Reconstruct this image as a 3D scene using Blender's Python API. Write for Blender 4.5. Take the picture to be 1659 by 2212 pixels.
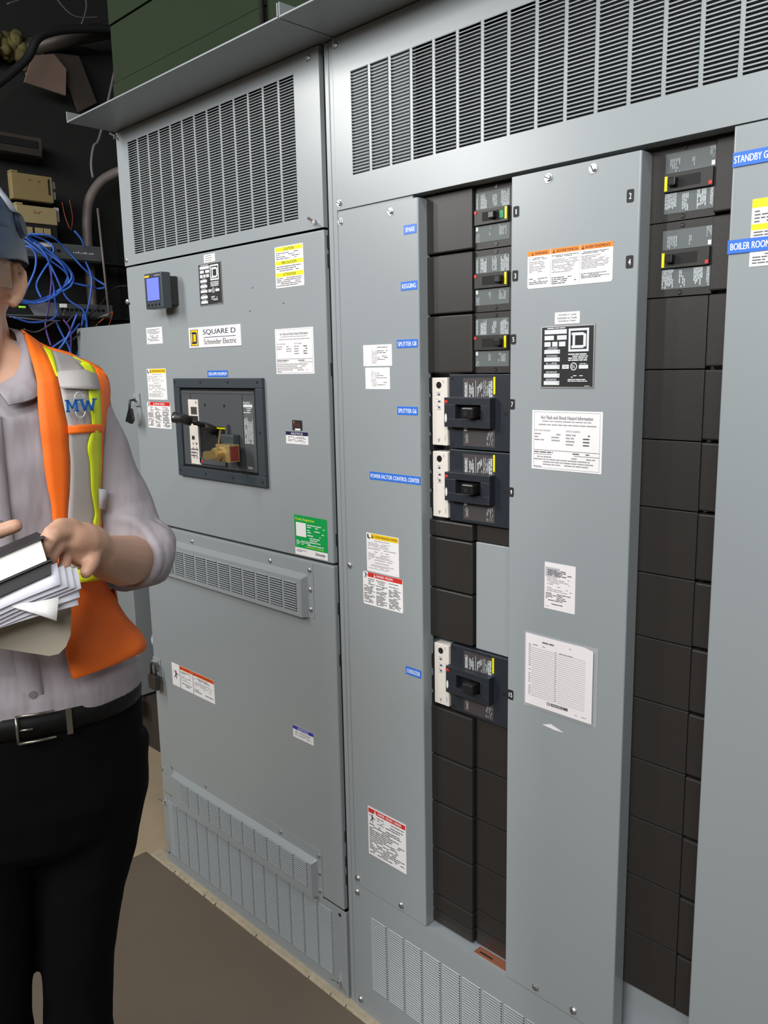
import bpy, math, random
import numpy as np
from mathutils import Vector, Matrix
random.seed(7)
for o in list(bpy.data.objects): bpy.data.objects.remove(o, do_unlink=True)
scene = bpy.context.scene
COL = scene.collection

# ------------------------------------------------------------------ camera
def look_axes(yaw, pitch, roll):
    f = Vector((-math.sin(yaw)*math.cos(pitch), math.cos(yaw)*math.cos(pitch), -math.sin(pitch)))
    r = Vector((math.cos(yaw), math.sin(yaw), 0)); u = r.cross(f)
    return (math.cos(roll)*r+math.sin(roll)*u, -math.sin(roll)*r+math.cos(roll)*u, f)
cr, cu, cf = look_axes(math.radians(45.182), math.radians(10.073), math.radians(-1.095))
cam = bpy.data.cameras.new('camera'); camo = bpy.data.objects.new('camera', cam); COL.objects.link(camo)
camo.matrix_world = Matrix(((cr.x, cu.x, -cf.x, 0.0), (cr.y, cu.y, -cf.y, -1.266), (cr.z, cu.z, -cf.z, 1.641), (0, 0, 0, 1)))
cam.sensor_fit = 'VERTICAL'; cam.sensor_height = 24.0; cam.lens = 24.0*1787/2212
cam.clip_start = 0.02
scene.camera = camo

# ------------------------------------------------------------------ world + lamps
w = bpy.data.worlds.new('world'); scene.world = w; w.use_nodes = True
w.node_tree.nodes['Background'].inputs[0].default_value = (0.80, 0.86, 0.9, 1)
w.node_tree.nodes['Background'].inputs[1].default_value = 0.10
def area(name, loc, target, sx, sy, power, col=(1, 1, 1), spread=180):
    l = bpy.data.lights.new(name, 'AREA'); l.shape = 'RECTANGLE'; l.size = sx; l.size_y = sy
    l.energy = power; l.color = col; l.spread = math.radians(spread)
    o = bpy.data.objects.new(name, l); COL.objects.link(o); o.location = loc
    d = (Vector(target)-Vector(loc)).normalized()
    o.rotation_euler = d.to_track_quat('-Z', 'Y').to_euler()
    return o
# fluorescent strips hung over the aisle on the left, one behind the other towards the back of the room
area('fluorescent_near', (-2.85, -1.40, 2.84), (-2.2, -.6, 1.4), 0.16, 0.7, 18, (1.0, 0.99, 0.96))
area('fluorescent_far', (-3.15, -2.65, 2.84), (-1.4, 0, 1.5), 0.2, 0.8, 34, (1.0, 0.985, 0.965))
# a ceiling lamp nearly above the right end of the switchgear
area('ceiling_lamp_right', (-0.30, -0.95, 3.15), (-0.4, -0.1, 1.2), 0.35, 0.35, 12, (0.97, 0.985, 1.0))
# added wide fill lights: one for the man's front, one for overall brightness
area('side_fill_light', (1.3, -2.6, 2.9), (-1.3, -.6, 1.2), 1.2, 0.6, 34, (0.98, 0.99, 1.0))
area('rear_fill_light', (-0.4, -3.3, 3.2), (-1.7, 0.0, 1.3), 2.4, 1.2, 128, (0.98, 0.99, 1.0))
scene.view_settings.view_transform = 'Standard'
scene.view_settings.look = 'None'
scene.view_settings.exposure = 0.0
scene.view_settings.gamma = 1.0
scene.view_settings.use_curve_mapping = False

# ------------------------------------------------------------------ materials
MATS = {}
def srgb(h):
    h = h.lstrip('#'); c = [int(h[i:i+2], 16)/255 for i in (0, 2, 4)]
    return tuple(((x/12.92) if x <= .04045 else ((x+.055)/1.055)**2.4) for x in c)+(1,)
def mat(name, col, rough=.5, metal=0., noise=0., nscale=30., bump=0., bscale=200., emit=0., spec=.5, trans=0., alpha=1., coat=0.):
    m = bpy.data.materials.new(name); m.use_nodes = True; nt = m.node_tree; b = nt.nodes['Principled BSDF']
    c = srgb(col) if isinstance(col, str) else col
    b.inputs['Base Color'].default_value = c; b.inputs['Roughness'].default_value = rough; b.inputs['Metallic'].default_value = metal
    b.inputs['Specular IOR Level'].default_value = spec
    if coat: b.inputs['Coat Weight'].default_value = coat
    if trans: b.inputs['Transmission Weight'].default_value = trans
    if alpha < 1: b.inputs['Alpha'].default_value = alpha
    if emit: b.inputs['Emission Color'].default_value = c; b.inputs['Emission Strength'].default_value = emit
    if noise or bump:
        tc = nt.nodes.new('ShaderNodeTexCoord')
    if noise:
        n = nt.nodes.new('ShaderNodeTexNoise'); n.inputs['Scale'].default_value = nscale; n.inputs['Detail'].default_value = 4
        nt.links.new(tc.outputs['Object'], n.inputs['Vector'])
        mx = nt.nodes.new('ShaderNodeMix'); mx.data_type = 'RGBA'
        mx.inputs['A'].default_value = tuple(x*(1-noise) for x in c[:3])+(1,)
        mx.inputs['B'].default_value = tuple(min(1, x*(1+noise)) for x in c[:3])+(1,)
        nt.links.new(n.outputs['Fac'], mx.inputs['Factor']); nt.links.new(mx.outputs['Result'], b.inputs['Base Color'])
    if bump:
        n2 = nt.nodes.new('ShaderNodeTexNoise'); n2.inputs['Scale'].default_value = bscale; n2.inputs['Detail'].default_value = 3
        nt.links.new(tc.outputs['Object'], n2.inputs['Vector'])
        bp = nt.nodes.new('ShaderNodeBump'); bp.inputs['Strength'].default_value = bump; bp.inputs['Distance'].default_value = .002
        nt.links.new(n2.outputs['Fac'], bp.inputs['Height']); nt.links.new(bp.outputs['Normal'], b.inputs['Normal'])
    MATS[name] = m; return m
mat('steel_grey', '#92989a', .29, noise=.02, nscale=3, bump=.03, bscale=600, spec=.5)
mat('steel_side', '#92989a', .4, noise=.02, nscale=3)
mat('unlit_inside', '#0d0d0d', .8)
mat('gap', '#080808', .9)
mat('green_paint', '#262f21', .85, noise=.08, nscale=4, spec=.1)
mat('ledge_steel', '#7d8283', .45)
mat('zinc', '#c9cccd', .28, .9)
mat('screw_dark', '#2a2a2b', .5, .5)
mat('black_plastic', '#292624', .42, noise=.08, nscale=25, bump=.1, bscale=500)
mat('black_gloss', '#1a1a1b', .3)
mat('deep_black', '#070707', .7)
mat('navy_plastic', '#23282f', .38, noise=.04, nscale=20)
mat('bezel', '#3a4146', .42)
mat('face_grey', '#4b4e50', .45)
mat('label_grey', '#59605f', .5)
mat('label_brown', '#413c3d', .5)
mat('white', '#eceaea', .5)
mat('paper', '#e9e4e4', .6)
mat('paper_grid', '#b8b4b8', .6)
mat('print_grey', '#9a9698', .6)
mat('print_dark', '#5d5a5e', .6)
mat('print_black', '#1c1b1d', .6)
mat('print_white', '#d5d8da', .6)
mat('print_pale', '#b4babb', .6)
mat('yellow', '#efe600', .45)
mat('amber', '#efc410', .45)
mat('orange_label', '#f08216', .45)
mat('orange_red', '#e65a22', .45)
mat('red_label', '#cf2f28', .45)
mat('blue_label', '#2f6fd2', .4)
mat('navy_label', '#1f2248', .4)
mat('royal_label', '#2b35a0', .4)
mat('green_label', '#0f9c4b', .4)
mat('lime_text', '#c9e02a', .4)
mat('trip_white', '#dbd4ca', .45)
mat('dial_blue', '#3c3f7a', .5)
mat('dial_green', '#2f8a5a', .5)
mat('screen', '#6a76ea', .3, emit=.42)
mat('screen_dark', '#4a4742', .25)
mat('yellow_gloss', '#e8e000', .35)
mat('brass', '#b7a06c', .38, .65, noise=.12, nscale=60)
mat('brass_dull', '#85744f', .45, .6)
mat('red_plate', '#7d2320', .5)
mat('aluminium', '#c3c5c6', .35, .8)
mat('copper', '#b8755a', .4, .6)
mat('concrete', '#a39277', .85, noise=.16, nscale=6, bump=.3, bscale=60)
mat('mat_floor', '#64584b', .75, noise=.10, nscale=5, bump=.15, bscale=80)
mat('kerb', '#a69a84', .9, noise=.25, nscale=40, bump=.5, bscale=90)
mat('wall_dark', '#171a16', .85, noise=.15, nscale=4)
mat('wall_room', '#8a8a84', .8)
mat('ceiling_dark', '#14130f', .9)
mat('beige', '#83734c', .55, noise=.06, nscale=12)
mat('beige_pale', '#968861', .55, noise=.05, nscale=12)
mat('rack_black', '#1b1c1d', .5)
mat('rack_grey', '#515456', .5)
mat('rack_silver', '#7c7f84', .4)
mat('led_green', '#9ade3a', .5, emit=1.0)
mat('cable_blue', '#3766c2', .5)
mat('cable_purple', '#5b3a86', .45)
mat('cable_grey', '#5a5458', .5)
mat('cable_black', '#1d1a1a', .5)
mat('cable_orange', '#b85a24', .5)
mat('cable_red', '#7a2d22', .5)
mat('conduit', '#6a615c', .55, .1, noise=.1, nscale=20)
mat('insulation', '#5b532e', .95, noise=.3, nscale=30, bump=.8, bscale=60)
mat('cardboard', '#7a665b', .85)
mat('pvc', '#d5d6d4', .4)
mat('wood_dark', '#3a322b', .8, noise=.2, nscale=10)
mat('iron', '#45403b', .5, .5)
mat('skin', '#c79a80', .5, noise=.07, nscale=25, bump=.1, bscale=300)
mat('shirt', '#9d969b', .75, noise=.03, nscale=15, bump=.15, bscale=900)
mat('pants', '#060607', .95, bump=.2, bscale=900, spec=.12)
mat('vest_orange', '#ff7414', .6, bump=.3, bscale=900)
mat('vest_yellow', '#dbe81a', .55, bump=.2, bscale=900)
mat('vest_grey', '#b5afab', .5, noise=.04, nscale=30)
mat('leather', '#0b0a0a', .6, spec=.25)
mat('belt_metal', '#9a958a', .3, .9)
mat('hat_navy', '#34465f', .35)
mat('hat_dark', '#1d2836', .4)
mat('hat_white', '#b9bcc6', .5)
mat('goggle', '#d9cabd', .08, trans=.6, alpha=.35)
mat('goggle_frame', '#a58f80', .3, alpha=.8)
mat('logo_blue', '#1767b8', .5)
mat('hair', '#3a2a20', .8)
mat('button', '#7a7478', .4)
mat('book_black', '#17171a', .5)
mat('page_white', '#eceae6', .6)
mat('sheet_white', '#ecebf5', .6)
mat('folder', '#a89f8e', .65)
mat('shoe', '#121110', .4)
mat('clear_sleeve', '#d8dadc', .15, alpha=.25)

# soft creases in the shirt cloth
nt = MATS['shirt'].node_tree; tc = nt.nodes.new('ShaderNodeTexCoord'); mp = nt.nodes.new('ShaderNodeMapping'); mp.inputs['Rotation'].default_value = (.5, .35, .2); mp.inputs['Scale'].default_value = (26, 26, 7)
nz = nt.nodes.new('ShaderNodeTexNoise'); nz.inputs['Scale'].default_value = 1.0; nz.inputs['Detail'].default_value = 2; bp = nt.nodes.new('ShaderNodeBump'); bp.inputs['Strength'].default_value = .6; bp.inputs['Distance'].default_value = .012
nt.links.new(tc.outputs['Object'], mp.inputs['Vector']); nt.links.new(mp.outputs['Vector'], nz.inputs['Vector']); nt.links.new(nz.outputs['Fac'], bp.inputs['Height']); nt.links.new(bp.outputs['Normal'], nt.nodes['Principled BSDF'].inputs['Normal'])

# ------------------------------------------------------------------ mesh builder
def text_geo(s, bold=0.0, cache={}):
    bold = 0.0; k = (s, bold)
    if k in cache: return cache[k]
    cu_ = bpy.data.curves.new('t', 'FONT'); cu_.body = s; cu_.offset = bold; cu_.resolution_u = 3; cu_.fill_mode = 'FRONT'
    ob = bpy.data.objects.new('t', cu_); COL.objects.link(ob); bpy.context.view_layer.update()
    me = ob.evaluated_get(bpy.context.evaluated_depsgraph_get()).to_mesh()
    vs = [(v.co.x, v.co.y) for v in me.vertices]; fs = [tuple(p.vertices) for p in me.polygons]
    bpy.data.objects.remove(ob, do_unlink=True); bpy.data.curves.remove(cu_)
    xs = [v[0] for v in vs] or [0, 1]; ys = [v[1] for v in vs] or [0, 1]
    x0, x1, y0, y1 = min(xs), max(xs), min(ys), max(ys)
    vs = [((x-x0)/max(x1-x0, 1e-6), (y-y0)/max(y1-y0, 1e-6)) for x, y in vs]
    cache[k] = (vs, fs); return cache[k]

class MB:
    def __init__(s): s.v = []; s.f = []; s.m = []; s.sm = []
    def add(s, vs, fs, m, smooth=False):
        b = len(s.v); s.v += [tuple(v) for v in vs]
        for f in fs: s.f.append(tuple(b+i for i in f)); s.m.append(m); s.sm.append(smooth)
    def box(s, x0, x1, y0, y1, z0, z1, m):
        s.add([(x0, y0, z0), (x1, y0, z0), (x1, y1, z0), (x0, y1, z0), (x0, y0, z1), (x1, y0, z1), (x1, y1, z1), (x0, y1, z1)],
              [(0, 3, 2, 1), (4, 5, 6, 7), (0, 1, 5, 4), (1, 2, 6, 5), (2, 3, 7, 6), (3, 0, 4, 7)], m)
        return s
    def quad(s, a, b, c, d, m): s.add([a, b, c, d], [(0, 1, 2, 3)], m); return s
    def cyl(s, c, ax, r, h, m, n=16, r2=None, smooth=True):
        c = Vector(c); ax = Vector(ax).normalized(); t = ax.orthogonal().normalized(); u = ax.cross(t); r2 = r if r2 is None else r2
        vs = []
        for k, rr in ((0, r), (1, r2)):
            for i in range(n):
                a = 2*math.pi*i/n; vs.append(c+ax*(h*k)+(t*math.cos(a)+u*math.sin(a))*rr)
        s.add(vs, [(i, (i+1) % n, n+(i+1) % n, n+i) for i in range(n)], m, smooth)
        s.add(vs[:n], [tuple(range(n))[::-1]], m); s.add(vs[n:], [tuple(range(n))], m); return s
    def tube(s, pts, r, m, n=8, cap=True):
        pts = [Vector(p) for p in pts]; rs = r if isinstance(r, (list, tuple)) else [r]*len(pts)
        t0 = (pts[1]-pts[0]).normalized(); nrm = t0.orthogonal().normalized(); vs = []
        for i, p in enumerate(pts):
            t = (pts[min(i+1, len(pts)-1)]-pts[max(i-1, 0)])
            if t.length < 1e-9: t = t0.copy()
            t.normalize(); nrm = (nrm-t*nrm.dot(t))
            if nrm.length < 1e-6: nrm = t.orthogonal()
            nrm.normalize(); b = t.cross(nrm)
            for k in range(n):
                a = 2*math.pi*k/n; vs.append(p+(nrm*math.cos(a)+b*math.sin(a))*rs[i])
        fs = [(i*n+k, i*n+(k+1) % n, (i+1)*n+(k+1) % n, (i+1)*n+k) for i in range(len(pts)-1) for k in range(n)]
        if cap: fs += [tuple(range(n))[::-1], tuple(range((len(pts)-1)*n, len(pts)*n))]
        s.add(vs, fs, m, True); return s
    def loft(s, rings, m, cap=True, smooth=True):
        n = len(rings[0]); vs = [v for r in rings for v in r]
        fs = [(i*n+k, i*n+(k+1) % n, (i+1)*n+(k+1) % n, (i+1)*n+k) for i in range(len(rings)-1) for k in range(n)]
        if cap: fs += [tuple(range(n))[::-1], tuple(range((len(rings)-1)*n, len(rings)*n))]
        s.add(vs, fs, m, smooth); return s
    def grid(s, rows, m, smooth=True):
        nc = len(rows[0]); vs = [v for r in rows for v in r]
        s.add(vs, [(i*nc+k, i*nc+k+1, (i+1)*nc+k+1, (i+1)*nc+k) for i in range(len(rows)-1) for k in range(nc-1)], m, smooth); return s
    def poly(s, pts2, y, th, m):      # extruded outline in the x,z plane, front face at y
        n = len(pts2); vs = [(x, y, z) for x, z in pts2]+[(x, y+th, z) for x, z in pts2]
        s.add(vs, [tuple(range(n)), tuple(range(n, 2*n))[::-1]]+[(i, n+i, n+(i+1) % n, (i+1) % n) for i in range(n)], m); return s
    def text(s, t, x0, x1, z0, z1, y, m, bold=.002, rot=0):
        vs, fs = text_geo(t, bold)
        if rot == 0: P = [(x0+(x1-x0)*a, y, z0+(z1-z0)*b) for a, b in vs]
        elif rot == 90: P = [(x1-(x1-x0)*b, y, z0+(z1-z0)*a) for a, b in vs]
        else: P = [(x0+(x1-x0)*b, y, z1-(z1-z0)*a) for a, b in vs]
        s.add(P, fs, m); e = .045*((z1-z0) if rot == 0 else (x1-x0))      # second pass thickens the strokes
        s.add([(x+(e if rot == 0 else 0), yy-.00001, z+(0 if rot == 0 else e)) for x, yy, z in P], fs, m); return s
    def lines(s, x0, x1, z0, z1, n, y, m, rot=0, fill=.42, ragged=.3, dens=.8):   # small print too fine to read
        if rot: n *= 2
        L = (z1-z0) if rot else (x1-x0); H = ((x1-x0) if rot else (z1-z0))/n
        for i in range(n):
            t = 0.; end = L*(1-random.random()*ragged)
            while t < end:
                wl = min(H*(1.0+random.random()*3.2), end-t)
                if wl < H*.3: break
                if random.random() < dens:
                    a, b = (i+.5-fill/2)*H, (i+.5+fill/2)*H
                    if rot: s.quad((x0+a, y, z0+t), (x0+b, y, z0+t), (x0+b, y, z0+t+wl), (x0+a, y, z0+t+wl), m)
                    else: s.quad((x0+t, y, z1-b), (x0+t+wl, y, z1-b), (x0+t+wl, y, z1-a), (x0+t, y, z1-a), m)
                t += wl+H*.35
        return s
    def build(s, name, parent=None, bevel=0, seg=2, loc=None, rootinv=True, **mods):
        me = bpy.data.meshes.new(name); me.from_pydata(s.v, [], s.f)
        names = []
        for x in s.m:
            if x not in names: names.append(x)
        for x in names: me.materials.append(MATS[x])
        me.polygons.foreach_set('material_index', [names.index(x) for x in s.m])
        me.polygons.foreach_set('use_smooth', s.sm); me.update()
        o = bpy.data.objects.new(name, me); COL.objects.link(o)
        if loc: o.location = loc
        if parent is not None:
            o.parent = parent
            if parent.type == 'EMPTY' and rootinv:
                o.matrix_parent_inverse = Matrix.LocRotScale(parent.location, parent.rotation_euler, None).inverted()
        if bevel:
            b = o.modifiers.new('bevel', 'BEVEL'); b.width = bevel; b.segments = seg; b.limit_method = 'ANGLE'; b.angle_limit = math.radians(40); b.harden_normals = False
        return o

def tag(o, label=None, cat=None, group=None, kind=None):
    for k, v in (('label', label), ('category', cat), ('group', group), ('kind', kind)):
        if v: o[k] = v
    return o
def thing(name, label, cat, loc, group=None, rot=(0, 0, 0)):
    o = bpy.data.objects.new(name, None); COL.objects.link(o); o.empty_display_size = .05
    o.location = loc; o.rotation_euler = rot
    return tag(o, label, cat, group)
def children(o, C={}): return [c for c in bpy.data.objects if c.parent == o]
def dup(root, loc, rot=None, label=None, parent=None):
    r = root.copy(); COL.objects.link(r); r.location = loc
    if rot is not None: r.rotation_euler = rot
    if label: r['label'] = label
    for ch in children(root):
        c = ch.copy(); COL.objects.link(c); c.parent = r
        for g in children(ch):
            d = g.copy(); COL.objects.link(d); d.parent = c
    return r

# ------------------------------------------------------------------ the room
def struct(name, mb): o = mb.build(name); o['kind'] = 'structure'; return o
struct('floor', MB().box(-4.2, 3.0, -6.0, 1.6, -.1, 0, 'concrete'))
struct('wall_left', MB().box(-4.2, -3.75, -6.0, 1.6, 0, 3.6, 'wall_dark'))
struct('wall_back', MB().box(-3.75, 3.0, 1.2, 1.6, 0, 3.6, 'wall_dark'))
struct('wall_right', MB().box(2.6, 3.0, -6.0, 1.2, 0, 3.6, 'wall_room'))
struct('wall_front', MB().box(-3.75, 2.6, -6.0, -5.6, 0, 3.6, 'wall_room'))
struct('ceiling', MB().box(-4.2, 3.0, -6.0, 1.6, 3.6, 3.8, 'ceiling_dark'))
k = MB()
rr = random.Random(3); xs = [-2.42+i*.03 for i in range(105)]
for i in range(len(xs)-1):
    a, b = -.022+rr.uniform(-.004, .004), -.022+rr.uniform(-.004, .004)
    k.add([(xs[i], a, 0), (xs[i+1], b, 0), (xs[i+1], .02, 0), (xs[i], .02, 0), (xs[i], a+.004, .005), (xs[i+1], b+.004, .005), (xs[i+1], .02, .006), (xs[i], .02, .006)],
          [(4, 5, 6, 7), (0, 1, 5, 4)], 'kerb')
struct('trim_1', k)
m_ = MB(); m_.add([(-2.445, -.026, 0.0), (2.4, -.026, 0), (2.4, -3.2, 0), (-2.39, -3.2, 0), (-2.445, -.026, .004), (2.4, -.026, .004), (2.4, -3.2, .004), (-2.39, -3.2, .004)],
      [(4, 7, 6, 5), (0, 4, 5, 1), (3, 7, 4, 0), (2, 6, 7, 3), (1, 5, 6, 2)], 'mat_floor')
tag(m_.build('floor_mat'), 'dull brown-grey floor mat lying in front of the grey switchgear', 'floor mat')

# ------------------------------------------------------------------ fasteners
def screw(parent, x, z, y=0., r=.0062, kind='hex', ang=.6, cache={}):
    if kind not in cache:
        b = MB()
        if kind == 'dome':
            b.cyl((0, 0, 0), (0, -1, 0), 1, .35, 'zinc', 14); b.cyl((0, -.35, 0), (0, -1, 0), 1, .3, 'zinc', 14, r2=.6)
        elif kind == 'wing':
            b.cyl((0, 0, 0), (0, -1, 0), .9, 1.0, 'zinc', 12, r2=.6)
            for sgn in (-1, 1):
                b.add([(sgn*.3, -.4, -.25), (sgn*.3, -.4, .25), (sgn*2.1, -1.7, .5), (sgn*2.3, -1.9, 0), (sgn*2.1, -1.7, -.5), (sgn*.3, -.8, -.25), (sgn*.3, -.8, .25), (sgn*2.0, -2.1, .5), (sgn*2.2, -2.3, 0), (sgn*2.0, -2.1, -.5)],
                      [(0, 1, 2, 3, 4), (9, 8, 7, 6, 5), (0, 5, 6, 1), (1, 6, 7, 2), (2, 7, 8, 3), (3, 8, 9, 4), (4, 9, 5, 0)], 'zinc')
        elif kind == 'hole':
            b.cyl((0, 0, 0), (0, -1, 0), 1, .08, 'gap', 14)
        else:
            b.cyl((0, 0, 0), (0, -1, 0), 1.15, .15, 'zinc', 20); b.cyl((0, -.15, 0), (0, -1, 0), .85, .55, 'zinc', 6, r2=.8, smooth=False)
            b.box(-.8, .8, -.73, -.60, -.12, .12, 'screw_dark')
        o = b.build('screw' if kind != 'wing' else 'wing_nut'); cache[kind] = o.data; bpy.data.objects.remove(o)
    o = bpy.data.objects.new({'wing': 'wing_nut', 'hole': 'bolt_hole'}.get(kind, 'screw'), cache[kind]); COL.objects.link(o)
    o.parent = parent
    if parent.type == 'EMPTY': o.matrix_parent_inverse = Matrix.Translation(parent.location).inverted()
    o.location = (x, y, z); o.scale = (r, r, r); o.rotation_euler = (0, ang, 0); return o

# ------------------------------------------------------------------ louvres
def louvres(b, x0, x1, z0, z1, y, m='steel_grey', pitch=.00635, d=.0026, fr=.52):
    n = max(1, round((z1-z0)/pitch)); p = (z1-z0)/n
    for i in range(n):
        zt = z1-i*p; h = p*fr; e = .0016
        b.add([(x0, y, zt), (x1, y, zt), (x0+.0006, y-d*.72, zt-h*.35), (x1-.0006, y-d*.72, zt-h*.35), (x0+e, y-d, zt-h), (x1-e, y-d, zt-h), (x0, y, zt-h), (x1, y, zt-h)],
              [(0, 2, 3, 1), (2, 4, 5, 3), (0, 6, 4, 2), (1, 3, 5, 7)], m)
        b.quad((x0, y, zt-h), (x0, y, zt-p), (x0+.0004, y+.001, zt-p), (x0+.0004, y+.001, zt-h), m)
def vented(b, X0, X1, Z0, Z1, y, cols, zc0, zc1, th=.002, m='steel_grey', back=.018, mg=.01, **lk):
    """sheet with open columns of louvres; cols = list of (x0, x1)"""
    b.box(X0, X1, y, y+th, zc1, Z1, m); b.box(X0, X1, y, y+th, Z0, zc0, m)
    e = [X0]
    for a, c in cols: e += [a, c]
    e.append(X1)
    for i in range(0, len(e), 2): b.box(e[i], e[i+1], y, y+th, zc0, zc1, m)
    for a, c in cols: louvres(b, a, c, zc0, zc1, y, m, **lk)
    b.box(cols[0][0]-.01, cols[-1][1]+.01, y+back, y+back+.001, zc0-mg, zc1+mg, 'unlit_inside')  # near-black sheet behind the slats: darkness of the cabinet inside put into its colour

# ------------------------------------------------------------------ stickers
def sticker(name, rect, items, parent, label=None, base='white', y=0., th=.0007, rnd=0.):
    x0, x1, z0, z1 = rect; b = MB(); W = x1-x0; H = z1-z0; yf = y-th
    if rnd:
        pts = []
        for cx, cz, a0 in ((x1-rnd, z1-rnd, 0), (x0+rnd, z1-rnd, 90), (x0+rnd, z0+rnd, 180), (x1-rnd, z0+rnd, 270)):
            for kk in range(4): a = math.radians(a0+kk*30); pts.append((cx+rnd*math.cos(a), cz+rnd*math.sin(a)))
        b.poly(pts[::-1], yf, th-.0001, base)
    else: b.box(x0, x1, yf, y-.0001, z0, z1, base)
    X = lambda u: x0+u*W
    Z = lambda v: z1-v*H
    lv = 0
    for it in items:
        k = it[0]; lv += 1; ys = yf-.0001-.00003*lv
        if k == 'r': _, u0, v0, u1, v1, m = it; b.quad((X(u0), ys, Z(v1)), (X(u1), ys, Z(v1)), (X(u1), ys, Z(v0)), (X(u0), ys, Z(v0)), m)
        elif k == 't': _, t, u0, v0, u1, v1, m = it[:7]; b.text(t, X(u0), X(u1), Z(v1), Z(v0), ys, m, min(it[7], .003) if len(it) > 7 else .002, it[8] if len(it) > 8 else 0)
        elif k == 'l': _, u0, v0, u1, v1, n, m = it[:7]; b.lines(X(u0), X(u1), Z(v1), Z(v0), n, ys, m, **(it[7] if len(it) > 7 else {}))
        elif k == 'tri':
            _, u0, v0, u1, v1, m, m2 = it
            b.add([(X(u0), ys, Z(v1)), (X(u1), ys, Z(v1)), (X((u0+u1)/2), ys, Z(v0))], [(0, 1, 2)], m)
            c = (u0+u1)/2; du = (u1-u0)*.06; b.quad((X(c-du), ys-.00002, Z(v1-(v1-v0)*.2)), (X(c+du), ys-.00002, Z(v1-(v1-v0)*.2)), (X(c+du), ys-.00002, Z(v0+(v1-v0)*.35)), (X(c-du), ys-.00002, Z(v0+(v1-v0)*.35)), m2)
        elif k == 'pg':
            _, pts, m = it; b.add([(X(u), ys, Z(v)) for u, v in pts][::-1], [tuple(range(len(pts)))], m)
        elif k == 'ring':
            _, u, v, r, rw, m = it; n = 24; vs = []
            for i in range(n):
                a = 2*math.pi*i/n
                for q in (r, r-rw): vs.append((X(u)+q*math.cos(a), ys, Z(v)+q*math.sin(a)))
            b.add(vs, [(2*i, 2*i+1, (2*i+3) % (2*n), (2*i+2) % (2*n)) for i in range(n)], m)
        elif k == 'fr':
            _, u0, v0, u1, v1, wd, m = it; a0, a1, c0, c1 = X(u0), X(u1), Z(v1), Z(v0)
            for q in ((a0, a1, c1-wd, c1), (a0, a1, c0, c0+wd), (a0, a0+wd, c0+wd, c1-wd), (a1-wd, a1, c0+wd, c1-wd)):
                b.quad((q[0], ys, q[2]), (q[1], ys, q[2]), (q[1], ys, q[3]), (q[0], ys, q[3]), m)
    o = b.build(name, parent)
    if label: o['label'] = label
    return o
def man(u, v, s, m='print_black', asp=1.):   # falling figure pictogram
    P = lambda pts: ('pg', [(u+a*s, v+b*s*asp) for a, b in pts], m)
    return [P([(.42, .0), (.58, .0), (.62, .12), (.5, .2), (.38, .12)]), P([(.4, .2), (.6, .2), (.56, .6), (.4, .55)]),
            P([(.42, .22), (.48, .3), (.1, .12), (.0, .0), (.06, .0)]), P([(.55, .22), (.92, .38), (1.0, .55), (.9, .5), (.52, .36)]),
            P([(.42, .52), (.54, .58), (.3, .8), (.14, 1.0), (.1, .92), (.25, .74)]), P([(.48, .55), (.58, .55), (.66, .78), (.6, 1.0), (.52, 1.0), (.56, .8)])]
def hazard(name, rect, parent, label):
    return sticker(name, rect, [('fr', .03, .025, .97, .975, .0007, 'print_grey'),
        ('t', 'Arc Flash and Shock Hazard Information', .13, .085, .87, .145, 'print_dark', .02),
        ('l', .15, .16, .85, .20, 1, 'print_grey', dict(ragged=0, dens=1)), ('l', .1, .215, .92, .26, 1, 'print_grey', dict(ragged=0, dens=1)),
        ('t', 'ARC FLASH HAZARD', .04, .32, .27, .35, 'print_grey'), ('t', 'SHOCK HAZARD', .5, .32, .7, .35, 'print_grey'),
        ('l', .04, .37, .2, .52, 3, 'print_grey'), ('l', .29, .37, .44, .52, 3, 'print_grey'), ('l', .5, .37, .66, .58, 4, 'print_grey'), ('l', .74, .37, .84, .58, 4, 'print_dark'),
        ('r', .03, .665, .97, .672, 'print_dark'), ('r', .03, .735, .3, .742, 'print_dark'), ('r', .62, .735, .97, .742, 'print_dark'),
        ('l', .04, .68, .36, .725, 1, 'print_dark'), ('l', .6, .68, .94, .725, 1, 'print_dark'),
        ('l', .03, .76, .95, .93, 4, 'print_grey', dict(ragged=.2)), ('r', .03, .945, .15, .955, 'print_dark')], parent, label, base='white')
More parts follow.
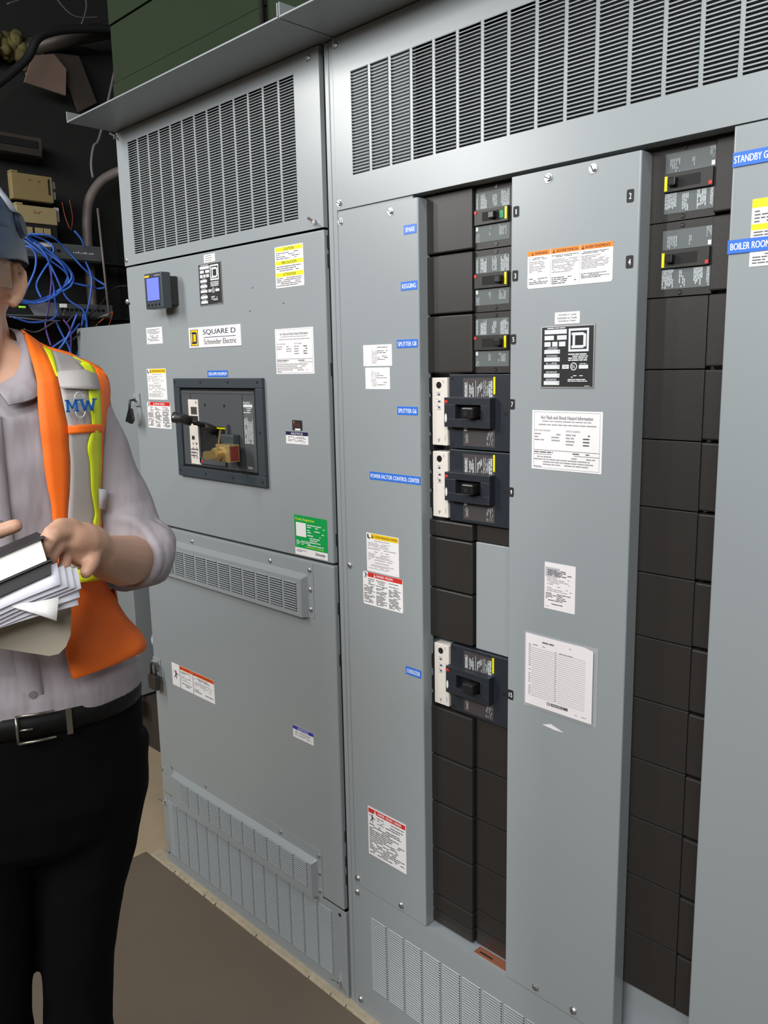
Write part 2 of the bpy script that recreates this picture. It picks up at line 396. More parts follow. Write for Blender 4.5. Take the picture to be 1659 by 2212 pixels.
def nameplate(name, rect, parent, label):
    it = [('fr', 0, 0, 1, 1, .0022, 'aluminium'), ('l', .12, .02, .46, .055, 1, 'print_white', dict(ragged=0, dens=.9)), ('r', .07, .06, .49, .13, 'print_white')]
    it += [('r', .07, .155, .25, .225, 'print_white'), ('r', .31, .155, .49, .225, 'print_white'), ('r', .07, .255, .19, .33, 'print_white'), ('r', .22, .255, .32, .33, 'print_white'), ('r', .35, .255, .47, .33, 'print_white')]
    for v in (.375, .5, .62, .76, .88): it += [('l', .11, v-.035, .33, v+.0, 2, 'print_white', dict(ragged=.1, dens=.95)), ('r', .07, v+.005, .37, v+.07, 'print_white'), ('r', .34, v+.02, .35, v+.05, 'print_dark')]
    it += [('fr', .53, .055, .9, .42, .004, 'print_white'), ('pg', [(.585, .12), (.79, .12), (.85, .15), (.85, .335), (.79, .365), (.585, .365), (.585, .325), (.605, .325), (.605, .16), (.585, .16)], 'print_white'), ('r', .65, .165, .8, .32, 'print_black'),
           ('l', .53, .445, .9, .57, 4, 'print_white', dict(ragged=.08, dens=.95, fill=.6)),
           ('r', .42, .625, .545, .69, 'print_white'), ('t', 'CAT', .44, .64, .52, .675, 'print_dark'), ('ring', .635, .655, .0068, .0016, 'print_white'), ('t', 'EL', .6, .63, .67, .68, 'print_white', .03),
           ('l', .75, .6, .88, .625, 1, 'print_white'), ('r', .73, .63, .9, .69, 'print_white'),
           ('l', .53, .79, .82, .835, 2, 'print_white', dict(fill=.6)), ('l', .53, .85, .92, .9, 2, 'print_white', dict(fill=.6)), ('l', .84, .955, .96, .975, 1, 'print_white')]
    o = sticker(name, rect, it, parent, label, base='print_black', th=.0012)
    return o

# ================================================================== left switchgear section
LC = thing('switchgear_cabinet', 'tall grey switchgear section at the left with louvred panels and one large main breaker', 'electrical cabinet', (-1.89, .3, 0))
b = MB(); b.box(-2.35, -1.436, .05, .62, .0, 2.32, 'steel_side'); b.box(-2.35, -2.335, .026, .05, 0, 2.3, 'steel_side')
b.box(-1.447, -1.437, .012, .05, 0, 2.3, 'gap'); b.box(-2.33, -1.447, .03, .05, 0, 2.3, 'gap')
b.build('body', LC)
b = MB(); b.box(-1.4345, -1.4205, .004, .62, .0, 2.318, 'steel_grey'); b.box(-1.4185, -1.4045, .003, .62, .0, 2.318, 'steel_grey')
b.box(-1.4215, -1.4175, .02, .4, .0, 2.3, 'gap')
b.build('corner_post', LC, bevel=.002)
cols = [(-2.285+i*.0583, -2.285+i*.0583+.0515) for i in range(13)]
b = MB(); vented(b, -2.349, -1.447, 1.945, 2.318, 0, cols, 1.974, 2.282); b.box(-2.349, -2.347, .002, .03, 1.945, 2.318, 'steel_grey'); b.box(-1.449, -1.447, .002, .03, 1.945, 2.318, 'steel_grey')
vp = b.build('vent_panel', LC)
for x, z, kd in ((-1.48, 2.3, 'dome'), (-1.474, 1.959, 'wing'), (-2.349, 2.309, 'wing'), (-2.336, 1.961, 'dome')): screw(vp, x, z, 0, .0065, kd, .7)
b = MB(); b.box(-2.345, -1.448, 0, .026, 1.176, 1.9405, 'steel_grey')
ud = b.build('upper_door', LC, bevel=.0035, seg=3)
b = MB(); b.box(-2.345, -1.448, 0, .026, .2585, 1.170, 'steel_grey')
ld = b.build('lower_door', LC, bevel=.0035, seg=3)
for x, z, k in ((-2.350, 1.843, 'dome'),): screw(ud, x, z, 0, .0075, k)
screw(ud, -2.338, 1.836, 0, .004, 'hole')
screw(ld, -2.339, .339, 0, .007, 'dome')
for x, z in ((-1.72, 1.835), (-1.735, 1.78), (-1.60, 1.79), (-1.50, 1.69)): screw(ud, x, z, 0, .0018, 'hole')
# hinge blocks in the black gap
for z in (1.90, 1.86, 1.62, 1.22, 1.05, .92, .45, .38, .33): MB().box(-1.4465, -1.440, .008, .03, z, z+.028, 'gap').build('hinge_block', LC)
cols = [(-2.313+i*.0588, -2.313+i*.0588+.0515) for i in range(14)]
b = MB(); vented(b, -2.345, -1.44, .018, .2555, 0, cols, .042, .233, d=.0021, fr=.46); b.box(-2.345, -1.44, -.0, .03, .0, .016, 'steel_grey')
b.box(-1.442, -1.44, .002, .03, .018, .2555, 'steel_grey')
bp = b.build('base_vent_panel', LC)
for x, z, k, r in ((-2.34, .224, 'wing', .0065), (-1.474, .039, 'wing', .0075), (-1.465, .238, 'hole', .005), (-2.33, .038, 'hole', .004)): screw(bp, x, z, 0, r, k, .5)
# louvred hoods riveted on the lower door
def hood(name, x0, x1, z0, z1, xr0, xr1, cols, c0, c1, rivets):
    b = MB(); dp = .016; zt = z1-.028; yb = -.0012
    b.box(x0, x1, yb, 0, z0+.0, z1, 'steel_grey')
    # raised shell, slanting top, closed ends, with open louvre columns
    b.quad((xr0+.004, -dp, zt-.012), (xr1-.004, -dp, zt-.012), (xr1, yb, zt), (xr0, yb, zt), 'steel_grey')
    vented(b, xr0+.004, xr1-.004, z0, zt-.012, -dp, cols, c0, c1, th=.001, back=.008, mg=.002, d=.0022, fr=.46)
    b.quad((xr1-.004, -dp, z0), (xr1+.005, yb, z0), (xr1+.005, yb, zt-.004), (xr1-.004, -dp, zt-.012), 'steel_grey')
    b.quad((xr0-.005, yb, z0), (xr0+.004, -dp, z0), (xr0+.004, -dp, zt-.012), (xr0-.005, yb, zt-.004), 'steel_grey')
    b.add([(xr1, yb, zt), (xr1-.004, -dp, zt-.012), (xr1+.005, yb, zt-.004)], [(0, 1, 2)], 'steel_grey')
    b.quad((xr0+.004, -dp, z0), (xr0+.004, 0, z0), (xr1-.004, 0, z0), (xr1-.004, -dp, z0), 'steel_grey')
    o = b.build(name, ld)
    return o
cols = [(-2.208+i*.0583, -2.208+i*.0583+.0515) for i in range(11)]
hood('louvred_hood', -2.285, -1.525, 1.025, 1.163, -2.262, -1.551, cols, 1.037, 1.112, None)
for x, z in ((-2.067, 1.146), (-1.695, 1.146), (-1.536, 1.147), (-1.536, 1.097), (-1.536, 1.046)): screw(ld, x, z, -.001, .006, 'dome')
hood('louvred_hood', -2.284, -1.529, .252, .388, -2.262, -1.553, cols, .2735, .346, None)
for x, z in ((-2.272, .369), (-2.272, .319), (-2.273, .268), (-2.075, .374), (-1.702, .375), (-1.54, .374), (-1.54, .324), (-1.541, .272)): screw(ld, x, z, -.001, .006, 'dome')
# latch on the upper door, hasp on the lower one
b = MB(); b.box(-2.347, -2.311, -.006, 0, 1.532, 1.571, 'steel_grey'); b.cyl((-2.329, -.006, 1.551), (0, -1, 0), .007, .004, 'zinc'); b.build('latch_plate', ud, bevel=.001)
b = MB(); b.tube([(-2.330, -.006, 1.552), (-2.322, -.03, 1.55), (-2.322, -.034, 1.52)], .004, 'black_gloss'); b.poly([(-2.348, 1.487), (-2.314, 1.480), (-2.300, 1.492), (-2.308, 1.525), (-2.322, 1.528)][::-1], -.037, .008, 'black_gloss'); o = b.build('latch_lever', ud, bevel=.002); o['label'] = 'black latch lever'
b = MB(); b.box(-2.345, -2.300, -.003, 0, .668, .728, 'steel_grey'); b.box(-2.335, -2.310, -.014, -.003, .690, .720, 'steel_grey'); b.build('hasp', ld, bevel=.001)
# stickers on the upper door
sticker('information_sticker', (-2.250, -2.161, 1.714, 1.761), [('l', .06, .08, .94, .42, 4, 'print_dark'), ('l', .06, .47, .94, .84, 4, 'print_dark'), ('l', .06, .9, .3, .95, 1, 'print_grey')], ud, 'small white sticker with two blocks of fine print, under the power meter')
def caution_small(nm, rect, par, lab):
    sticker(nm, rect, [('r', .14, 0.01, .985, .14, 'amber'), ('tri', .16, .02, .23, .12, 'print_black', 'amber'), ('t', 'CAUTION / PRECAUCION / ATTENTION', .27, .05, .96, .105, 'print_black', .02),
        ('pg', [(.03, .03), (.07, .03), (.07, .1), (.12, .13), (.12, .16), (.03, .13)], 'print_black'), ('l', .25, .17, .8, .2, 1, 'print_dark'), ('l', .05, .23, .8, .36, 4, 'print_grey'), ('l', .05, .38, .95, .41, 1, 'print_dark'),
        ('l', .2, .45, .8, .48, 1, 'print_dark'), ('l', .05, .51, .85, .64, 4, 'print_grey'), ('l', .05, .66, .95, .69, 1, 'print_dark'), ('l', .25, .73, .75, .76, 1, 'print_dark'), ('l', .05, .79, .85, .92, 4, 'print_grey'), ('l', .88, .95, .97, .97, 1, 'print_grey')], par, lab)
caution_small('caution_sticker', (-2.262, -2.155, 1.553, 1.643), ud, 'white sticker with a thin yellow caution band, left of the main breaker')
def danger_small(nm, rect, par, lab):
    sticker(nm, rect, [('r', .13, .0, .99, .14, 'red_label'), ('tri', .28, .02, .33, .12, 'white', 'red_label'), ('t', 'DANGER / PELIGRO', .35, .035, .76, .105, 'white', .02)] + man(.02, .02, .11, asp=1.6) +
        [('l', .14, .17, .32, .38, 4, 'print_dark'), ('l', .03, .4, .31, .93, 14, 'print_dark', dict(fill=.55)), ('l', .34, .18, .62, .32, 3, 'print_dark'), ('l', .34, .34, .62, .95, 16, 'print_dark', dict(fill=.55)),
         ('l', .66, .18, .97, .32, 3, 'print_dark'), ('l', .66, .34, .97, .95, 16, 'print_dark', dict(fill=.55))], par, lab, rnd=.004)
danger_small('danger_sticker', (-2.274, -2.142, 1.469, 1.546), ud, 'white sticker with a red danger band, left of the main breaker')
sticker('assembly_sticker', (-1.927, -1.876, 1.914, 1.934), [('l', .14, .1, .86, .3, 1, 'print_dark'), ('l', .14, .38, .86, .58, 1, 'print_dark'), ('l', .14, .66, .86, .86, 1, 'print_dark')], ud, 'tiny white sticker above the black rating plate')
nameplate('rating_plate', (-1.956, -1.850, 1.805, 1.912), ud, 'black rating plate with white fields on the upper door')
sticker('caution_notice', (-1.625, -1.520, 1.826, 1.920), [('r', .02, .02, .98, .12, 'yellow'), ('t', 'CAUTION', .31, .035, .68, .11, 'print_black', -.005), ('l', .04, .14, .97, .32, 4, 'print_dark'),
    ('r', .02, .345, .98, .445, 'yellow'), ('t', 'PRECAUCIÓN', .24, .345, .76, .435, 'print_black', -.005), ('l', .04, .465, .97, .61, 3, 'print_dark'),
    ('r', .02, .635, .98, .735, 'yellow'), ('t', 'ATTENTION', .28, .65, .72, .725, 'print_black', -.005), ('l', .04, .75, .97, .97, 5, 'print_dark')], ud, 'white notice with three yellow bands reading CAUTION, PRECAUCIÓN, ATTENTION', rnd=.002)
sticker('brand_plate', (-2.019, -1.777, 1.697, 1.7505), [('r', .03, .10, .19, .92, 'navy_label'), ('r', .04, .13, .18, .89, 'amber'),
    ('pg', [(.055, .22), (.15, .22), (.165, .30), (.165, .73), (.15, .81), (.055, .81), (.055, .73), (.07, .73), (.07, .30), (.055, .30)], 'navy_label'), ('r', .09, .33, .143, .70, 'amber'),
    ('t', 'SQUARE D', .29, .13, .91, .42, 'navy_label', .01), ('r', .30, .50, .91, .53, 'navy_label'), ('t', 'Schneider Electric', .30, .60, .92, .86, 'print_dark', .0)], ud, 'white brand plate with a yellow square emblem and dark lettering', th=.002)
hazard('hazard_sticker', (-1.637, -1.494, 1.624, 1.731), ud, 'white arc flash hazard sheet on the upper door')
def blue(nm, rect, t, par, lab, m=.05, y=0.):
    return sticker(nm, rect, [('t', t, m, .26, 1-m, .76, 'white', .02)], par, lab, base='blue_label', y=y)
blue('rating_sticker', (-1.940, -1.845, 1.618, 1.635), '1200 AMPS MAXIMUM', ud, 'blue strip reading 1200 AMPS MAXIMUM')
sticker('small_black_sticker', (-1.584, -1.546, 1.489, 1.514), [('l', .1, .32, .9, .7, 3, 'red_plate'), ('r', .28, .8, .82, .98, 'white'), ('ring', .18, .2, .0025, .0012, 'orange_label')], ud, 'small black sticker with red print over the notice sticker', base='print_black', rnd=.003)
def notice(nm, rect, m, par, lab):
    sticker(nm, rect, [('r', 0, 0, 1, .3, m), ('t', 'NOTICE', .25, .07, .76, .25, 'white', .03), ('l', .1, .38, .9, .58, 2, 'print_dark', dict(ragged=.1)), ('l', .1, .62, .9, .8, 2, 'print_dark', dict(ragged=.1)), ('l', .66, .88, .95, .94, 1, 'print_grey')], par, lab)
notice('notice_sticker', (-1.610, -1.525, 1.456, 1.486), 'navy_label', ud, 'white sticker headed NOTICE on navy, below the small black sticker')
sticker('registration_sticker', (-1.590, -1.467, 1.181, 1.281), [('r', 0, .82, 1, 1, 'white'), ('t', 'Product Registration', .04, .06, .62, .145, 'lime_text', .02),
    ('r', .05, .18, .36, .53, 'white'), ('l', .4, .19, .95, .29, 2, 'white', dict(ragged=.05)), ('l', .4, .32, .95, .42, 2, 'white', dict(ragged=.1)), ('l', .4, .44, .88, .50, 1, 'white'), ('l', .47, .51, .85, .66, 3, 'white'), ('l', .4, .69, .95, .74, 1, 'white'),
    ('l', .05, .62, .7, .74, 3, 'white'), ('l', .05, .75, .95, .79, 1, 'lime_text'), ('l', .05, .86, .45, .93, 2, 'print_dark'), ('t', 'Schneider', .63, .855, .94, .93, 'print_black', 0), ('l', .75, .95, .94, .97, 1, 'print_grey')], ud, 'green and white product registration sticker at the bottom right of the upper door', base='green_label')
# stickers on the lower door
sticker('warning_sticker', (-2.232, -1.996, .6635, .7365), [('r', .2, 0, .51, .16, 'orange_red'), ('r', .52, 0, 1, .16, 'orange_red'), ('tri', .22, .02, .26, .13, 'print_black', 'orange_red'), ('t', 'WARNING', .28, .045, .45, .12, 'print_black', .02), ('tri', .54, .02, .58, .13, 'print_black', 'orange_red'), ('t', 'AVERTISSEMENT', .6, .045, .97, .12, 'print_black', .02),
    ('r', .195, 0, .205, 1, 'print_dark'), ('r', .51, 0, .518, 1, 'print_dark'), ('l', .23, .2, .49, .32, 2, 'print_black'), ('l', .23, .38, .49, .64, 4, 'print_grey'), ('l', .23, .7, .49, .86, 2, 'print_dark'),
    ('l', .54, .2, .97, .32, 2, 'print_black'), ('l', .54, .38, .97, .64, 4, 'print_grey'), ('l', .54, .7, .97, .86, 2, 'print_dark')] + man(.04, .3, .12, asp=3.0), ld, 'white sticker with orange WARNING and AVERTISSEMENT bands and a falling figure')
notice('notice_sticker', (-1.629, -1.546, .681, .714), 'royal_label', ld, 'white sticker headed NOTICE on royal blue, low on the lower door')

# drip shields on top of the cabinets
def shield(x0, x1, lab):
    b = MB(); b.box(x0, x1, -.144, .05, 2.321, 2.325, 'ledge_steel'); b.box(x0, x0+.003, -.144, .02, 2.325, 2.350, 'ledge_steel'); b.box(x1-.003, x1, -.144, .02, 2.325, 2.350, 'ledge_steel')
    tag(b.build('drip_shield', bevel=.0008), lab, 'drip shield')
shield(-2.352, -1.402, 'thin grey metal drip shield jutting out over the left cabinet')
shield(-1.398, -.20, 'grey metal drip shield jutting out over the right cabinet, right of the upturned joint')
# green painted duct standing on the switchgear
GD = thing('bus_duct', 'dark green painted metal duct casing standing on top of the switchgear', 'duct', (-1.5, .3, 2.34))
b = MB(); b.box(-2.345, -1.632, .0, .5, 2.326, 2.449, 'green_paint'); b.box(-2.345, -1.632, .004, .5, 2.452, 2.602, 'green_paint'); b.box(-2.345, -1.632, .0, .5, 2.605, 2.95, 'green_paint'); b.build('casing', GD, bevel=.001)
b = MB(); b.box(-1.618, .1, .0, .5, 2.326, 2.95, 'green_paint'); b.build('casing', GD, bevel=.001)
tag(MB().tube([(-1.625, -.01, 2.326), (-1.625, -.01, 2.8), (-1.64, .0, 3.5)], .006, 'cable_black').build('cable'), 'thin black cable running up the front of the green duct', 'cable')

# ================================================================== main breaker
M = thing('main_circuit_breaker', 'large main circuit breaker in a dark square bezel, handle sticking out', 'circuit breaker', (-1.9, 0, 1.34))
b = MB(); X0, X1, Z0, Z1 = -2.102, -1.687, 1.339, 1.615; x0, x1, z0, z1 = -2.074, -1.716, 1.367, 1.589
b.box(X0, X1, -.011, -.0003, z1, Z1, 'bezel'); b.box(X0, X1, -.011, -.0003, Z0, z0, 'bezel'); b.box(X0, x0, -.011, -.0003, z0, z1, 'bezel'); b.box(x1, X1, -.011, -.0003, z0, z1, 'bezel')
bz = b.build('bezel', M, bevel=.002)
for x, z in ((-2.092, 1.604), (-1.961, 1.604), (-1.832, 1.604), (-1.704, 1.604), (-1.702, 1.478), (-1.70, 1.352), (-1.829, 1.353), (-1.959, 1.353), (-2.091, 1.355)): screw(bz, x, z, -.011, .0035, 'hole')
b = MB(); b.box(x0, x1, -.0012, -.0006, z0, z1, 'deep_black'); b.build('opening', M)
b = MB(); b.box(-2.070, -1.727, -.006, -.0015, 1.3735, 1.581, 'face_grey'); b.box(-2.070, -1.727, -.0075, -.006, 1.5745, 1.578, 'face_grey'); b.box(-2.024, -2.022, -.0065, -.006, 1.375, 1.573, 'gap'); b.box(-1.779, -1.777, -.0065, -.006, 1.375, 1.573, 'gap')
b.cyl((-1.953, -.006, 1.543), (0, -1, 0), .0045, .0004, 'deep_black'); b.cyl((-1.861, -.006, 1.542), (0, -1, 0), .0045, .0004, 'deep_black')
fc = b.build('face', M, bevel=.0006)
sh = .028
b = MB(); b.box(-2.034, -1.984, -.0085, -.006, 1.377, 1.557, 'trip_white')
tu = b.build('trip_unit', M, bevel=.0008)
b = MB(); b.box(-2.020, -1.990, -.0094, -.0085, 1.516, 1.537, 'print_dark'); b.box(-2.018, -1.992, -.0097, -.0094, 1.518, 1.535, 'screen_dark'); o = b.build('display', tu); o['label'] = 'small grey display'
b = MB(); b.box(-2.026, -1.987, -.0097, -.0085, 1.495, 1.512, 'print_black'); b.box(-2.022, -2.010, -.0095, -.0085, 1.446, 1.456, 'print_black'); o = b.build('keypad', tu); o['label'] = 'black keypad'
b = MB(); b.text('O', -1.996, -1.990, 1.545, 1.553, -.009, 'print_black', 0)
for i in range(4):
    for j in range(2): b.cyl((-2.018+j*.016, -.0085, 1.435-i*.013), (0, -1, 0), .0035, .001, 'print_grey', 10)
b.lines(-2.030, -1.990, 1.380, 1.440, 7, -.0096, 'print_dark', dens=.5); b.build('dials', tu)
b = MB(); b.box(-1.978, -1.845, -.0068, -.006, 1.400, 1.485, 'deep_black'); b.box(-1.985, -1.840, -.016, -.006, 1.487, 1.494, 'face_grey'); b.box(-1.848, -1.840, -.016, -.006, 1.440, 1.487, 'face_grey'); b.box(-1.985, -1.978, -.012, -.006, 1.385, 1.487, 'face_grey'); b.box(-1.985, -1.86, -.012, -.006, 1.381, 1.398, 'face_grey')
o = b.build('handle_well', M, bevel=.0008); b = MB(); b.box(-1.930, -1.850, -.0115, -.0105, 1.481, 1.487, 'yellow_gloss'); b.build('yellow_strip', o)
b = MB(); b.box(-1.975, -1.968, -.0125, -.012, 1.385, 1.392, 'red_label'); b.build('red_button', o)
b = MB(); b.box(-1.775, -1.733, -.0065, -.006, 1.447, 1.557, 'label_grey'); b.box(-1.774, -1.735, -.0068, -.0065, 1.541, 1.548, 'print_white'); b.lines(-1.774, -1.735, 1.525, 1.540, 3, -.0068, 'print_white'); b.lines(-1.774, -1.735, 1.447, 1.523, 5, -.0068, 'print_white', rot=1, dens=.9); b.text('PowerPact', -1.774, -1.745, 1.550, 1.555, -.0068, 'print_white'); b.lines(-1.765, -1.735, 1.381, 1.388, 2, -.0068, 'print_white')
o = b.build('rating_label', M); o['label'] = 'grey rating label with white diagrams'
b = MB(); b.box(-1.852, -1.795, -.03, -.006, 1.405, 1.470, 'bezel'); b.build('lock_bracket', M, bevel=.004)
# extension handle
b = MB(); b.tube([(-1.902, -.012, 1.474), (-1.905, -.03, 1.484), (-1.909, -.048, 1.493)], [.0125, .012, .010], 'black_plastic', 10)
for s in (-.009, .009): b.tube([(-1.909+s, -.046, 1.491), (-1.912+s*1.3, -.062, 1.500), (-1.914+s*.9, -.082, 1.507)], .0045, 'black_plastic', 8)
b.box(-1.925, -1.899, -.064, -.058, 1.493, 1.503, 'black_plastic')
b.tube([(-1.913, -.078, 1.505), (-1.917, -.10, 1.512), (-1.921, -.124, 1.518)], [.0125, .0142, .0142], 'black_plastic', 16)
for k in range(4):
    a = k*1.57+.5; b.tube([(-1.913+.0133*math.cos(a), -.082, 1.506+.0133*math.sin(a)), (-1.920+.0150*math.cos(a), -.118, 1.517+.0150*math.sin(a))], .0014, 'bezel', 6)
h = b.build('operating_handle', M); h['label'] = 'long black operating handle'
b = MB(); b.cyl((-1.9212, -.1242, 1.5181), (-.15, -1, .25), .0035, .001, 'print_white'); b.build('handle_cap', h)
# brass key lock
K = thing('key_interlock', 'square brass key lock with key and red side label, on the main breaker', 'lock', (-1.797, -.045, 1.40))
b = MB(); b.box(-1.828, -1.767, -.062, -.030, 1.402, 1.447, 'brass'); b.build('lock_body', K, bevel=.0015)
b = MB(); b.cyl((-1.808, -.062, 1.424), (0, -1, 0), .0165, .016, 'brass', 28); b.cyl((-1.808, -.078, 1.424), (0, -1, 0), .0145, .002, 'brass', 28); b.build('lock_cylinder', K)
b = MB(); b.poly([(-1.816, 1.412), (-1.808, 1.412), (-1.808, 1.436), (-1.816, 1.436)], -.083, .003, 'brass'); 
b.add([(-1.811, -.080, 1.432), (-1.811, -.080, 1.414), (-1.811, -.104, 1.411), (-1.811, -.112, 1.418), (-1.811, -.112, 1.430), (-1.811, -.104, 1.434),
       (-1.8085, -.080, 1.432), (-1.8085, -.080, 1.414), (-1.8085, -.104, 1.411), (-1.8085, -.112, 1.418), (-1.8085, -.112, 1.430), (-1.8085, -.104, 1.434)],
      [(0, 1, 2, 3, 4, 5), (11, 10, 9, 8, 7, 6), (0, 6, 7, 1), (1, 7, 8, 2), (2, 8, 9, 3), (3, 9, 10, 4), (4, 10, 11, 5), (5, 11, 6, 0)], 'brass'); b.build('key', K)
b = MB(); b.box(-1.767, -1.7662, -.058, -.034, 1.406, 1.443, 'red_plate')
for i in range(4): b.box(-1.7662, -1.766, -.056+i*.006, -.055+i*.006, 1.409, 1.440, 'brass_dull')
b.cyl((-1.7662, -.046, 1.444), (1, 0, 0), .002, .001, 'zinc', 8); b.cyl((-1.7662, -.046, 1.405), (1, 0, 0), .002, .001, 'zinc', 8); o = b.build('side_label', K); o['label'] = 'dark red engraved label'
b = MB(); b.tube([(-1.862, -.02, 1.480), (-1.860, -.03, 1.440), (-1.840, -.045, 1.425), (-1.826, -.046, 1.42)], .004, 'brass_dull'); b.build('lock_bolt', K)

# ================================================================== power meter display
PM = thing('power_meter', 'dark grey power meter with lit lavender screen on the upper door', 'meter', (-2.1, 0, 1.81))
b = MB(); b.box(-2.146, -2.055, -.055, -.026, 1.806, 1.901, 'bezel'); ms = b.build('housing', PM, bevel=.003, seg=3)
b = MB(); b.box(-2.132, -2.062, -.026, -.0005, 1.815, 1.892, 'black_plastic'); b.build('rear_housing', PM, bevel=.002)
b = MB(); b.box(-2.133, -2.066, -.0555, -.055, 1.826, 1.889, 'black_gloss'); b.box(-2.1315, -2.068, -.0562, -.0555, 1.8275, 1.8875, 'screen'); b.build('screen', PM)
for i in range(4): MB().cyl((-2.129+i*.019, -.055, 1.816), (0, -1, 0), .0032, .0015, 'black_gloss', 14).build('button', PM)
b = MB(); b.box(-2.142, -2.118, -.0555, -.055, 1.8905, 1.8955, 'amber'); b.text('PowerLogic', -2.09, -2.062, 1.891, 1.895, -.0553, 'print_white'); b.build('badge', ms)

# padlock on the lower door
PD = thing('padlock', 'old brown-grey padlock hanging on the left edge of the lower door', 'padlock', (-2.30, -.02, .63))
b = MB(); b.box(-2.330, -2.284, -.034, -.014, .634, .682, 'iron'); b.build('lock_body', PD, bevel=.004)
b = MB(); pts = [(-2.321, -.024, .680), (-2.321, -.024, .705)]+[(-2.307-.014*math.cos(a), -.024, .705+.016*math.sin(a)) for a in [i*math.pi/8 for i in range(1, 8)]]+[(-2.293, -.024, .705), (-2.293, -.024, .680)]
b.tube(pts, .0042, 'iron', 10); b.build('shackle', PD)

# ================================================================== right switchgear section
RC = thing('switchgear_cabinet', 'wide grey switchgear section at the right with tall covers between columns of breakers', 'electrical cabinet', (-.8, .3, 0))
b = MB(); b.box(-1.403, -.2, .06, .62, .0, 2.32, 'steel_side'); b.box(-1.403, -1.18, .004, .06, .35, 2.32, 'steel_side'); b.box(-1.403, -.2, .004, .06, .0, .02, 'steel_side')
b.box(-.92, -.72, .004, .06, .37, 1.96, 'gap'); b.box(-.50, -.22, .004, .06, .37, 1.96, 'gap')
b.build('body', RC)
cols = [(-1.348+i*.0583, -1.348+i*.0583+.0515) for i in range(19)]
b = MB(); vented(b, -1.402, -.2, 1.9735, 2.318, 0, cols, 2.038, 2.243); b.box(-1.402, -1.400, .002, .04, 1.9735, 2.318, 'steel_grey')
b.box(-1.402, -.2, .002, .034, 1.9735, 1.9755, 'steel_grey'); b.cyl((-1.402, .0025, 1.9755), (1, 0, 0), .0025, 1.2, 'steel_grey', 10)
vp = b.build('vent_panel', RC)
for x, z, kd in ((-1.392, 1.987, 'hex'), (-1.392, 2.302, 'dome')): screw(vp, x, z, 0, .0068, kd, .5)
b = MB(); vented(b, -1.402, -.2, .0, .3585, 0, [(-1.346+i*.0583, -1.346+i*.0583+.0515) for i in range(19)], .088, .291, d=.0021, fr=.46)
b.box(-1.402, -.2, .002, .064, .3555, .3585, 'steel_grey')
lp = b.build('vent_panel', RC)
for x, z in ((-1.394, .338), (-1.392, .033)): screw(lp, x, z, 0, .0068, 'hex', .9)
def cover(x0, x1, z0, z1):
    b = MB(); t = .0016
    # folded sheet: front plus two returned sides, rounded folds
    R = .003; prof = [(x0, .034), (x0, R)]+[(x0+R-R*math.cos(a), R-R*math.sin(a)) for a in (.4, .8, 1.2)]+[(x0+R, 0), (x1-R, 0)]+[(x1-R+R*math.sin(a), R-R*math.cos(a)) for a in (.4, .8, 1.2)]+[(x1, R), (x1, .034)]
    n = len(prof); vs = [(x, y, z0) for x, y in prof]+[(x, y, z1) for x, y in prof]
    b.add(vs, [(i, i+1, n+i+1, n+i) for i in range(n-1)], 'steel_grey', False)
    b.box(x0+.0005, x1-.0005, .0015, .033, z1-.003, z1-.0015, 'steel_grey')
    b.box(x0+.0005, x1-.0005, .0015, .033, z0+.0015, z0+.003, 'steel_grey')
    return b.build('cover', RC)
c1 = cover(-1.401, -1.1625, .3615, 1.966); c1['label'] = 'narrow left cover with blue name strips'
c2 = cover(-.936, -.684, .3615, 1.966); c2['label'] = 'centre cover with numbered breaker tags'
c3 = cover(-.5395, -.235, .3615, 1.971); c3['label'] = 'right cover cut by the photo edge'
for c, l in ((c1, ((-1.39, 1.949), (-1.238, 1.949), (-1.393, .378), (-1.241, .376))), (c2, ((-.857, 1.952), (-.770, 1.953), (-.859, .377), (-.770, .376)))):
    for x, z in l: screw(c, x, z, 0, .0068, 'hex', random.uniform(.3, 1.4))
screw(c1, -1.390, 1.183, 0, .0068, 'dome')
for t, r, mg in (('SPARE', (-1.2015, -1.167, 1.899, 1.917), .12), ('KEGGING', (-1.212, -1.1665, 1.790, 1.8075), .08), ('SPLITTER G8', (-1.226, -1.167, 1.675, 1.692), .06), ('SPLITTER G6', (-1.228, -1.169, 1.537, 1.5545), .06), ('POWER FACTOR CONTROL CENTER', (-1.316, -1.1635, 1.3915, 1.409), .02), ('OXIDIZER', (-1.214, -1.168, .9625, .981), .07)):
    blue('name_sticker', r, t, c1, 'blue strip reading '+t, m=mg)
sticker('information_sticker', (-1.328, -1.241, 1.639, 1.684), [('l', .3, .1, .5, .9, 6, 'print_grey', dict(rot=1)), ('l', .5, .08, .92, .42, 4, 'print_dark', dict(dens=.6)), ('l', .5, .5, .92, .8, 4, 'print_dark', dict(dens=.6)), ('l', .05, .9, .2, .94, 1, 'print_grey')], c1, 'white sticker with grey print, upper of two beside SPLITTER G8')
sticker('information_sticker', (-1.323, -1.248, 1.590, 1.636), [('l', .25, .1, .5, .9, 6, 'print_grey', dict(rot=1, dens=.7)), ('l', .5, .1, .92, .85, 7, 'print_grey', dict(dens=.6))], c1, 'white sticker with grey print, lower of two under SPLITTER G8')
caution_small('caution_sticker', (-1.3315, -1.230, 1.180, 1.269), c1, 'white sticker with thin yellow caution band on the left cover')
danger_small('danger_sticker', (-1.346, -1.2195, 1.100, 1.177), c1, 'white sticker with red DANGER band just below the caution sticker')
